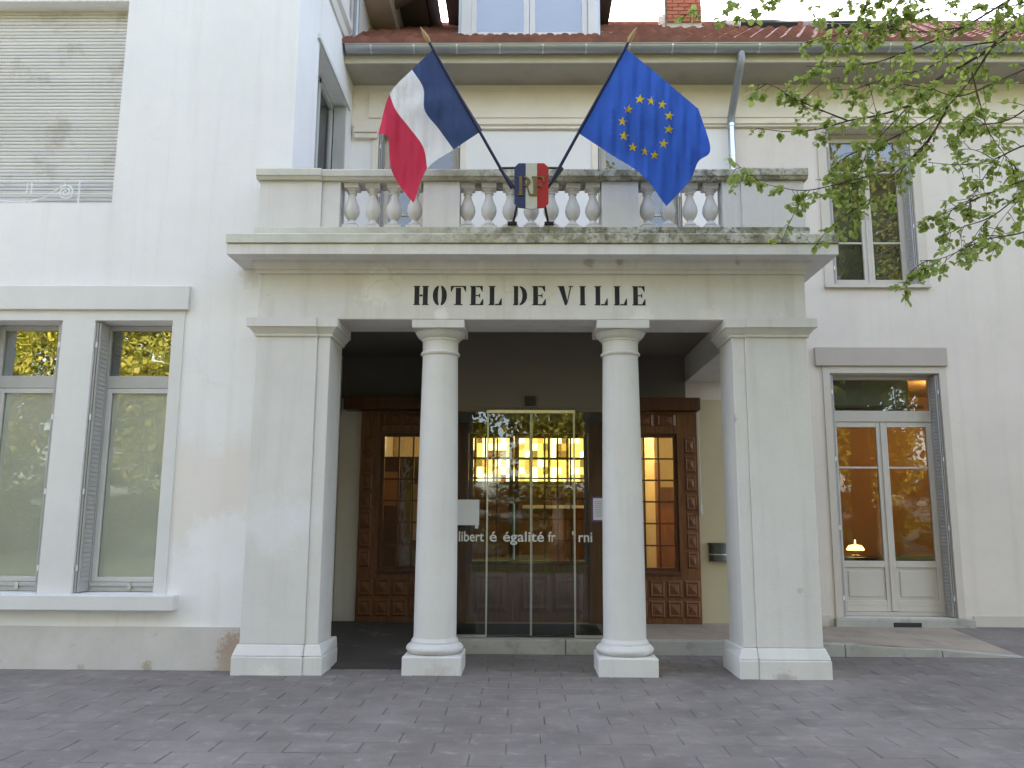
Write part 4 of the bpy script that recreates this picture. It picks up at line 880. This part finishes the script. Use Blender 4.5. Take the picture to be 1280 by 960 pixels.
def flag(cols, foot, tip, ytip, mats, label, stars=None, sgn=1):
    p0, p1 = at(*foot, YP-.02), at(*tip, ytip)
    rt_ = root('flag', p0, label, 'flag')
    MB().tube([p0, p1], [.017, .014], 10).build('pole', 'pole_paint', rt_, smooth=True)
    dv = (p1-p0).normalized(); MB().tube([p1-dv*.01, p1+dv*.02, p1+dv*.05, p1+dv*.12, p1+dv*.16], [.014, .024, .026, .012, .002], 10).build('finial', 'finial_wood', rt_, smooth=True)
    NU, NV = 48, 40; grid = []; pix = []
    for i in range(NU+1):
        u = i/NU; rowp = []; rowx = []
        for j in range(NV+1):
            v = j/NV
            ctrl = [tuple(catmull([(*q, 0) for q in c_], v))[:2] for c_ in cols]
            pxy = catmull([(*q, 0) for q in ctrl], u)
            hx, hy = cols[0][0][0]+(cols[0][-1][0]-cols[0][0][0])*v, cols[0][0][1]+(cols[0][-1][1]-cols[0][0][1])*v
            t = (hy-foot[1])/(tip[1]-foot[1]); Yh = p0.y+(p1.y-p0.y)*t
            yy = Yh+.02*math.sin(0)+u*(.055*math.sin(7.5*v+2.2*u+1)+.03*math.sin(13*v-3*u))+.012*math.sin(9*u+4*v)*min(1, 3*u)+.008*math.sin(19*v+8*u)*min(1, 4*u)+(.010*math.sin(pxy.x*.36+pxy.y*.04)+.006*math.sin(pxy.x*.71+2))*min(1, 5*u)
            rowp.append(at(pxy.x, pxy.y, yy)); rowx.append((pxy.x, pxy.y))
        grid.append(rowp); pix.append(rowx)
    b_ = MB(); vv = [p for r_ in grid for p in r_]; n = NV+1
    b_.v = [tuple(p) for p in vv]
    for i in range(NU):
        for j in range(NV): b_.f.append((i*n+j, (i+1)*n+j, (i+1)*n+j+1, i*n+j+1)); b_.mi.append(min(int(i/NU*len(mats)), len(mats)-1))
    clo = b_.build('cloth', mats, rt_, smooth=True, fix=False)
    if stars:
        def surf(px, py):
            best = min(((pix[i][j][0]-px)**2+(pix[i][j][1]-py)**2, i, j) for i in range(NU+1) for j in range(NV+1))
            _, i, j = best; i = min(max(i, 1), NU-1); j = min(max(j, 1), NV-1)
            nrm = (grid[i+1][j]-grid[i-1][j]).cross(grid[i][j+1]-grid[i][j-1]).normalized()
            if nrm.dot(CAM-grid[i][j]) < 0: nrm = -nrm
            d = ray(px, py); tt = (grid[i][j]-CAM).dot(nrm)/d.dot(nrm); return CAM+d*tt, nrm
        for (sx_, sy_) in stars:
            c0, nrm = surf(sx_, sy_); vv = [c0+nrm*.006]; tilt = -.12
            for k in range(10):
                r_ = 6.3 if k % 2 == 0 else 2.5; a = R_(90+36*k)+tilt
                q, nq = surf(sx_+r_*math.cos(a), sy_-r_*math.sin(a)); vv.append(q+nq*.006)
            MB().add(vv, [(0, k+1, (k+1) % 10+1) for k in range(10)]).build('star', 'eu_yellow', clo, fix=False)
    return rt_
flag([[(541, 62), (556.5, 87), (572, 112.5), (587.5, 138), (603, 163)], [(515, 87), (529, 110), (531, 138), (549, 162), (567, 187)], [(487, 118), (495, 138), (512, 160), (529, 184), (534, 211)], [(473, 167), (485, 172), (488, 208), (500, 233), (517, 254)]],
     (640, 236), (536, 52), -1.0, ['flag_blue', 'flag_white', 'flag_red'], 'blue, white and red tricolour flag hanging from a slanted pole')
flag([[(781, 60), (766, 86), (751, 112), (736, 139), (721, 165)], [(815, 87), (803, 115), (791, 142), (778, 170), (762, 192)], [(848, 115), (842, 146), (832, 173), (819, 198), (803, 219)], [(873, 136), (888, 186), (873, 202), (862, 226), (833, 258)]],
     (688, 230), (786, 52), -1.0, ['eu_blue'], 'blue flag with a ring of yellow stars on a slanted pole',
     [(799.8, 124.4), (814, 126.5), (828, 131), (836.6, 145), (836, 161.5), (829.6, 179.6), (818.4, 194), (806.3, 189.3), (791, 184), (780, 170), (778.5, 152), (785.6, 136.6)])

# ================================================================ TREES
def leaf_verts(c, ax, up_, size, rr):
    """a small cupped leaf: six rim points round a sunken midrib"""
    sd = ax.cross(up_).normalized(); up2 = sd.cross(ax).normalized(); cu = rr.uniform(.05, .32)
    P = [(0, 0, 0), (.06, .36, cu*.9), (.42, .54, cu*1.2), (.80, .36, cu), (1.0, 0, -.08), (.80, -.36, cu), (.42, -.54, cu*1.2), (.06, -.36, cu*.9), (.48, 0, 0)]
    return [c+(ax*a+sd*b+up2*h)*size for a, b, h in P]
LF = [(k, 8, (k+1) % 8) for k in range(8)]
rt_ = random.Random(11)
def rv(r_): return Vector((r_.gauss(0, 1), r_.gauss(0, 1), r_.gauss(0, 1))).normalized()
TX, TY = 6.9, -1.9
lin = root('linden_tree', (TX, TY, 0), 'linden tree reaching fresh green branches in front of the tiled roof', 'tree')
tr = MB(); tr.tube([(TX, TY, -.05), (TX+.03, TY, .5), (TX-.02, TY+.03, 1.8), (TX+.05, TY, 3.2), (TX, TY-.05, 4.6), (TX+.1, TY, 6.0), (TX+.05, TY, 7.6), (TX, TY, 9.2)], [.30, .23, .2, .18, .16, .12, .08, .03], 14)
tr.build('trunk', 'bark', lin, smooth=True)
BR_ = [([(1400, -70), (1330, -12), (1280, 24), (1245, 52), (1220, 90), (1187, 130), (1150, 155), (1125, 168)], -2.0, 2.2),
 ([(1400, -75), (1340, -42), (1270, -5), (1204, 34), (1132, 65), (1080, 81), (1008, 83)], -2.2, 1.7),
 ([(1340, -10), (1266, 41), (1215, 75), (1170, 100), (1139, 130), (1098, 144), (1060, 151), (1030, 160), (990, 165), (945, 160)], -1.8, 1.9),
 ([(1060, 151), (1020, 135), (988, 121), (975, 114)], -1.8, .9),
 ([(1420, 150), (1340, 168), (1280, 182), (1240, 200), (1201, 206), (1160, 203)], -2.4, 1.3),
 ([(1420, 180), (1340, 208), (1280, 241), (1239, 271), (1200, 285), (1170, 300)], -2.3, 1.2),
 ([(1340, 208), (1256, 234), (1184, 265), (1146, 278)], -2.3, 1.0),
 ([(1215, 90), (1225, 130), (1238, 168), (1270, 210), (1300, 240)], -2.1, .9),
 ([(1187, 130), (1150, 190), (1100, 215), (1031, 234), (1000, 238), (970, 233), (935, 225)], -1.9, 1.1),
 ([(1420, -100), (1200, -22), (1100, -10), (1060, 7), (1012, 28)], -2.4, 1.0),
 ([(1300, -70), (1150, -32), (1010, -16), (940, 0), (903, 8)], -2.5, .9),
 ([(1420, 240), (1340, 262), (1280, 290), (1230, 300), (1180, 322), (1150, 326)], -2.5, 1.1),
 ([(1187, 130), (1160, 175), (1110, 225), (1080, 255), (1062, 263)], -2.0, 1.1),
 ([(1150, 155), (1100, 180), (1060, 195), (1035, 215)], -1.9, .9),
 ([(1204, 34), (1150, 40), (1090, 35), (1040, 45), (1000, 55)], -2.3, .8),
 ([(1400, 40), (1320, 70), (1250, 100), (1200, 120), (1160, 110), (1120, 105)], -2.2, 1.3),
 ([(1400, 90), (1310, 120), (1260, 150), (1210, 160), (1180, 185)], -2.35, 1.2),
 ([(1330, -12), (1250, 10), (1190, 5), (1140, 18)], -2.3, .9),
 ([(1245, 52), (1200, 60), (1160, 85), (1110, 95), (1075, 110), (1040, 112)], -2.05, .9),
 ([(1139, 130), (1110, 160), (1085, 190), (1070, 225), (1050, 240)], -1.95, .8)]
fine = MB(); limbs = []; leaves = []
SUB = []
for pts, Y, th in BR_:
    P3 = [at(px, py, Y+.05*math.sin(i*1.7+px)) for i, (px, py) in enumerate(pts)]; SUB.append((P3, th, pts[0][0] >= 1390))
for P3, th, _l in list(SUB):                           # side branchlets
    for q in range(2):
        t = rt_.uniform(.35, .95); p = catmull([tuple(v) for v in P3], t); d = (catmull([tuple(v) for v in P3], min(1, t+.05))-p).normalized()
        dr = (d+Vector((rt_.gauss(0, .5), rt_.gauss(0, .5), rt_.uniform(-.9, .35)))).normalized(); ln = rt_.uniform(.2, .5)
        SUB.append(([p, p+dr*ln*.4+Vector((0, 0, .02)), p+dr*ln*.75, p+dr*ln+Vector((0, 0, -.05))], .5, False))
for P3, th, is_limb in SUB:
    n = 24 if th > .55 else 9
    cur = [catmull([tuple(p) for p in P3], k/n) for k in range(n+1)]
    rad = [max(.0025, .0085*th*(1-.85*k/n)) for k in range(n+1)]
    bo_ = MB().tube(cur, rad, 6).build('branch', 'bark', lin, smooth=True)
    if is_limb: limbs.append((cur[0], rad[0]))
    L = sum((cur[k+1]-cur[k]).length for k in range(n)); s = 0
    for k in range(n):
        d = cur[k+1]-cur[k]; 
        for q in range(max(1, int(d.length/.042))):
            if rt_.random() < .22 or (k < 2 and th > .55): continue
            p = cur[k]+d*rt_.random(); dirn = (d.normalized()*.5+rv(rt_)*.9+Vector((0, 0, -.25))).normalized(); ln = rt_.uniform(.04, .30)*(1-.4*k/n)
            e1 = p+dirn*ln*.5; e2 = p+dirn*ln+Vector((0, 0, -.04)); fine.tube([p, e1, e2], [.003, .002, .0012], 4)
            for c_ in range(rt_.randint(3, 8)):
                base = p+(e2-p)*rt_.uniform(.35, 1.0); ax = (dirn*.4+rv(rt_)*.8+Vector((0, 0, -.45))).normalized()
                leaves.append(leaf_verts(base+rv(rt_)*.018, ax, (Vector((0, -.25, 1))+rv(rt_)*.5).normalized(), rt_.uniform(.030, .062), rt_))
fine.build('twig', 'bark', lin, fix=False)['kind'] = 'stuff'
lb = MB()
for p, r0 in limbs:
    st_ = Vector((TX+.02, TY, max(3.4, p.z-.9))); md = (st_+p)*.5+Vector((0, 0, .22)); lb.tube([st_, md, p], [.06, .035, r0], 8)
lb.build('limb', 'bark', lin, smooth=True)
# rest of the crown, outside the picture
more = []
for q in range(30):
    a = rt_.uniform(-2.6, 2.2); z = rt_.uniform(4.2, 9.0); rr_ = rt_.uniform(1.2, 3.4)
    e = Vector((TX+rr_*math.cos(a)+.6, TY+rr_*math.sin(a)*1.1-.9, z+.5)); st_ = Vector((TX+.03, TY, z-.8))
    MB().tube([st_, (st_+e)*.5+Vector((0, 0, .2)), e], [.05, .03, .008], 7).build('limb', 'bark', lin, smooth=True)
    for k in range(320):
        t = rt_.uniform(.3, 1.1); p = st_+(e-st_)*t+rv(rt_)*rt_.uniform(.05, .5)
        if (p-CAM).dot(RT) < .66*(p-CAM).dot(FW) and (p-CAM).dot(UP) < .5*(p-CAM).dot(FW)+.3: continue
        more.append(leaf_verts(p, (rv(rt_)+Vector((0, 0, -.4))).normalized(), (Vector((0, 0, 1))+rv(rt_)*.5).normalized(), rt_.uniform(.05, .085), rt_))
def vis_area(vs_):
    c = sum(vs_, Vector())/len(vs_); n_ = (vs_[4]-vs_[0]).cross(vs_[2]-vs_[6]); v = c-CAM; z = v.dot(FW)
    if z < .1: return 0
    px, py = 640+F_PX*v.dot(RT)/z, 480-F_PX*v.dot(UP)/z
    return abs(n_.dot(v.normalized()))/z**2 if 0 < px < 1280 and 0 < py < 960 else 0
leaves.sort(key=vis_area, reverse=True)
for vs_ in leaves[:300]:
    o = MB().add([v-vs_[0] for v in vs_], LF); me = bpy.data.meshes.new('leaf'); me.from_pydata([tuple(v) for v in o.v], [], o.f); me.materials.append(M['linden_leaf'])
    place(me, 'leaf', lin, vs_[0]-lin.location)
cr_ = MB()
for vs_ in leaves[300:]+more: cr_.add(vs_, LF)
cr_.build('crown', 'linden_leaf', lin, fix=False)['kind'] = 'stuff'
print('leaves', len(leaves), len(more), 'pavers', cnt)

# park trees opposite, seen in the window panes
def park_tree(seed, h, rad):
    r_ = random.Random(seed); t = MB(); t.tube([(0, 0, -.1), (.05, 0, h*.2), (-.08, .05, h*.45), (.1, 0, h*.7), (0, .1, h*.92)], [.28, .2, .15, .1, .03], 10)
    lf_ = MB(); cl_ = []
    for k in range(95):
        a, z = r_.uniform(0, 6.28), r_.uniform(.2, 1.0); q = rad*math.sin(math.pi*min(1, (z-.18)/.9))**.7*r_.uniform(.35, 1.0)
        e = Vector((q*math.cos(a), q*math.sin(a), h*z)); s0 = Vector((0, 0, h*max(.2, z-.22))); t.tube([s0, (s0+e)*.5+Vector((0, 0, .2)), e], [.06, .04, .01], 5); cl_.append(e)
    for e in cl_:
        rc_ = r_.uniform(.7, 1.4)
        for k in range(290):
            p = e+rv(r_)*rc_*r_.random()**.45
            lf_.add([v for v in leaf_verts(p, rv(r_), rv(r_), r_.uniform(.10, .21), r_)], LF)
    return t, lf_
protos = [park_tree(5, 15.5, 4.6), park_tree(9, 12.5, 4.2), park_tree(21, 17., 5.0)]
spots = [(-17.5, -17, 0, 'tallest'), (-12.4, -19.5, 2, ''), (-8.2, -16.5, 1, ''), (-3.6, -20.5, 1, ''), (1.2, -18, 2, ''), (5.8, -20, 1, ''), (10.6, -17, 2, ''), (15.5, -21, 2, ''), (-22, -21, 1, ''), (20.5, -19, 2, '')]
pmesh = {}
for i, (x, y, k, _) in enumerate(spots):
    tr_ = root('park_tree', (x, y, -.05), 'sunlit yellow green park tree across the lawn, mirrored in the window panes', 'tree', 'park trees opposite the building')
    if k not in pmesh:
        a = protos[k][0].build('trunk', 'bark', None, smooth=True); b = protos[k][1].build('crown', 'park_leaf', None, fix=False); pmesh[k] = (a.data, b.data); bpy.data.objects.remove(a); bpy.data.objects.remove(b)
    rz = (0, 0, i*1.1)
    place(pmesh[k][0], 'trunk', tr_, (0, 0, 0), rz); place(pmesh[k][1], 'crown', tr_, (0, 0, 0), rz)['kind'] = 'stuff'

rs_ = random.Random(31)
for i in range(13):                                    # clipped shrubs closing the far side of the lawn
    x = -27+i*4.4+rs_.uniform(-.6, .6)
    sh2 = root('park_shrub', (x, -27+rs_.uniform(-1, 1), -.05), 'low bushy green park shrub behind the trees across the lawn', 'shrub', 'shrubs behind the park trees')
    sc_ = rs_.uniform(.62, .8)
    place(pmesh[i % 3][1], 'foliage', sh2, (0, 0, -.9), (0, 0, i*.9), (sc_, sc_, .30 if i % 3 else .27))['kind'] = 'stuff'
    MB().tube([(x, sh2.location.y, -.1), (x+.1, sh2.location.y, 1.2), (x-.1, sh2.location.y+.1, 2.2)], [.09, .06, .03], 6).build('stem', 'bark', sh2)
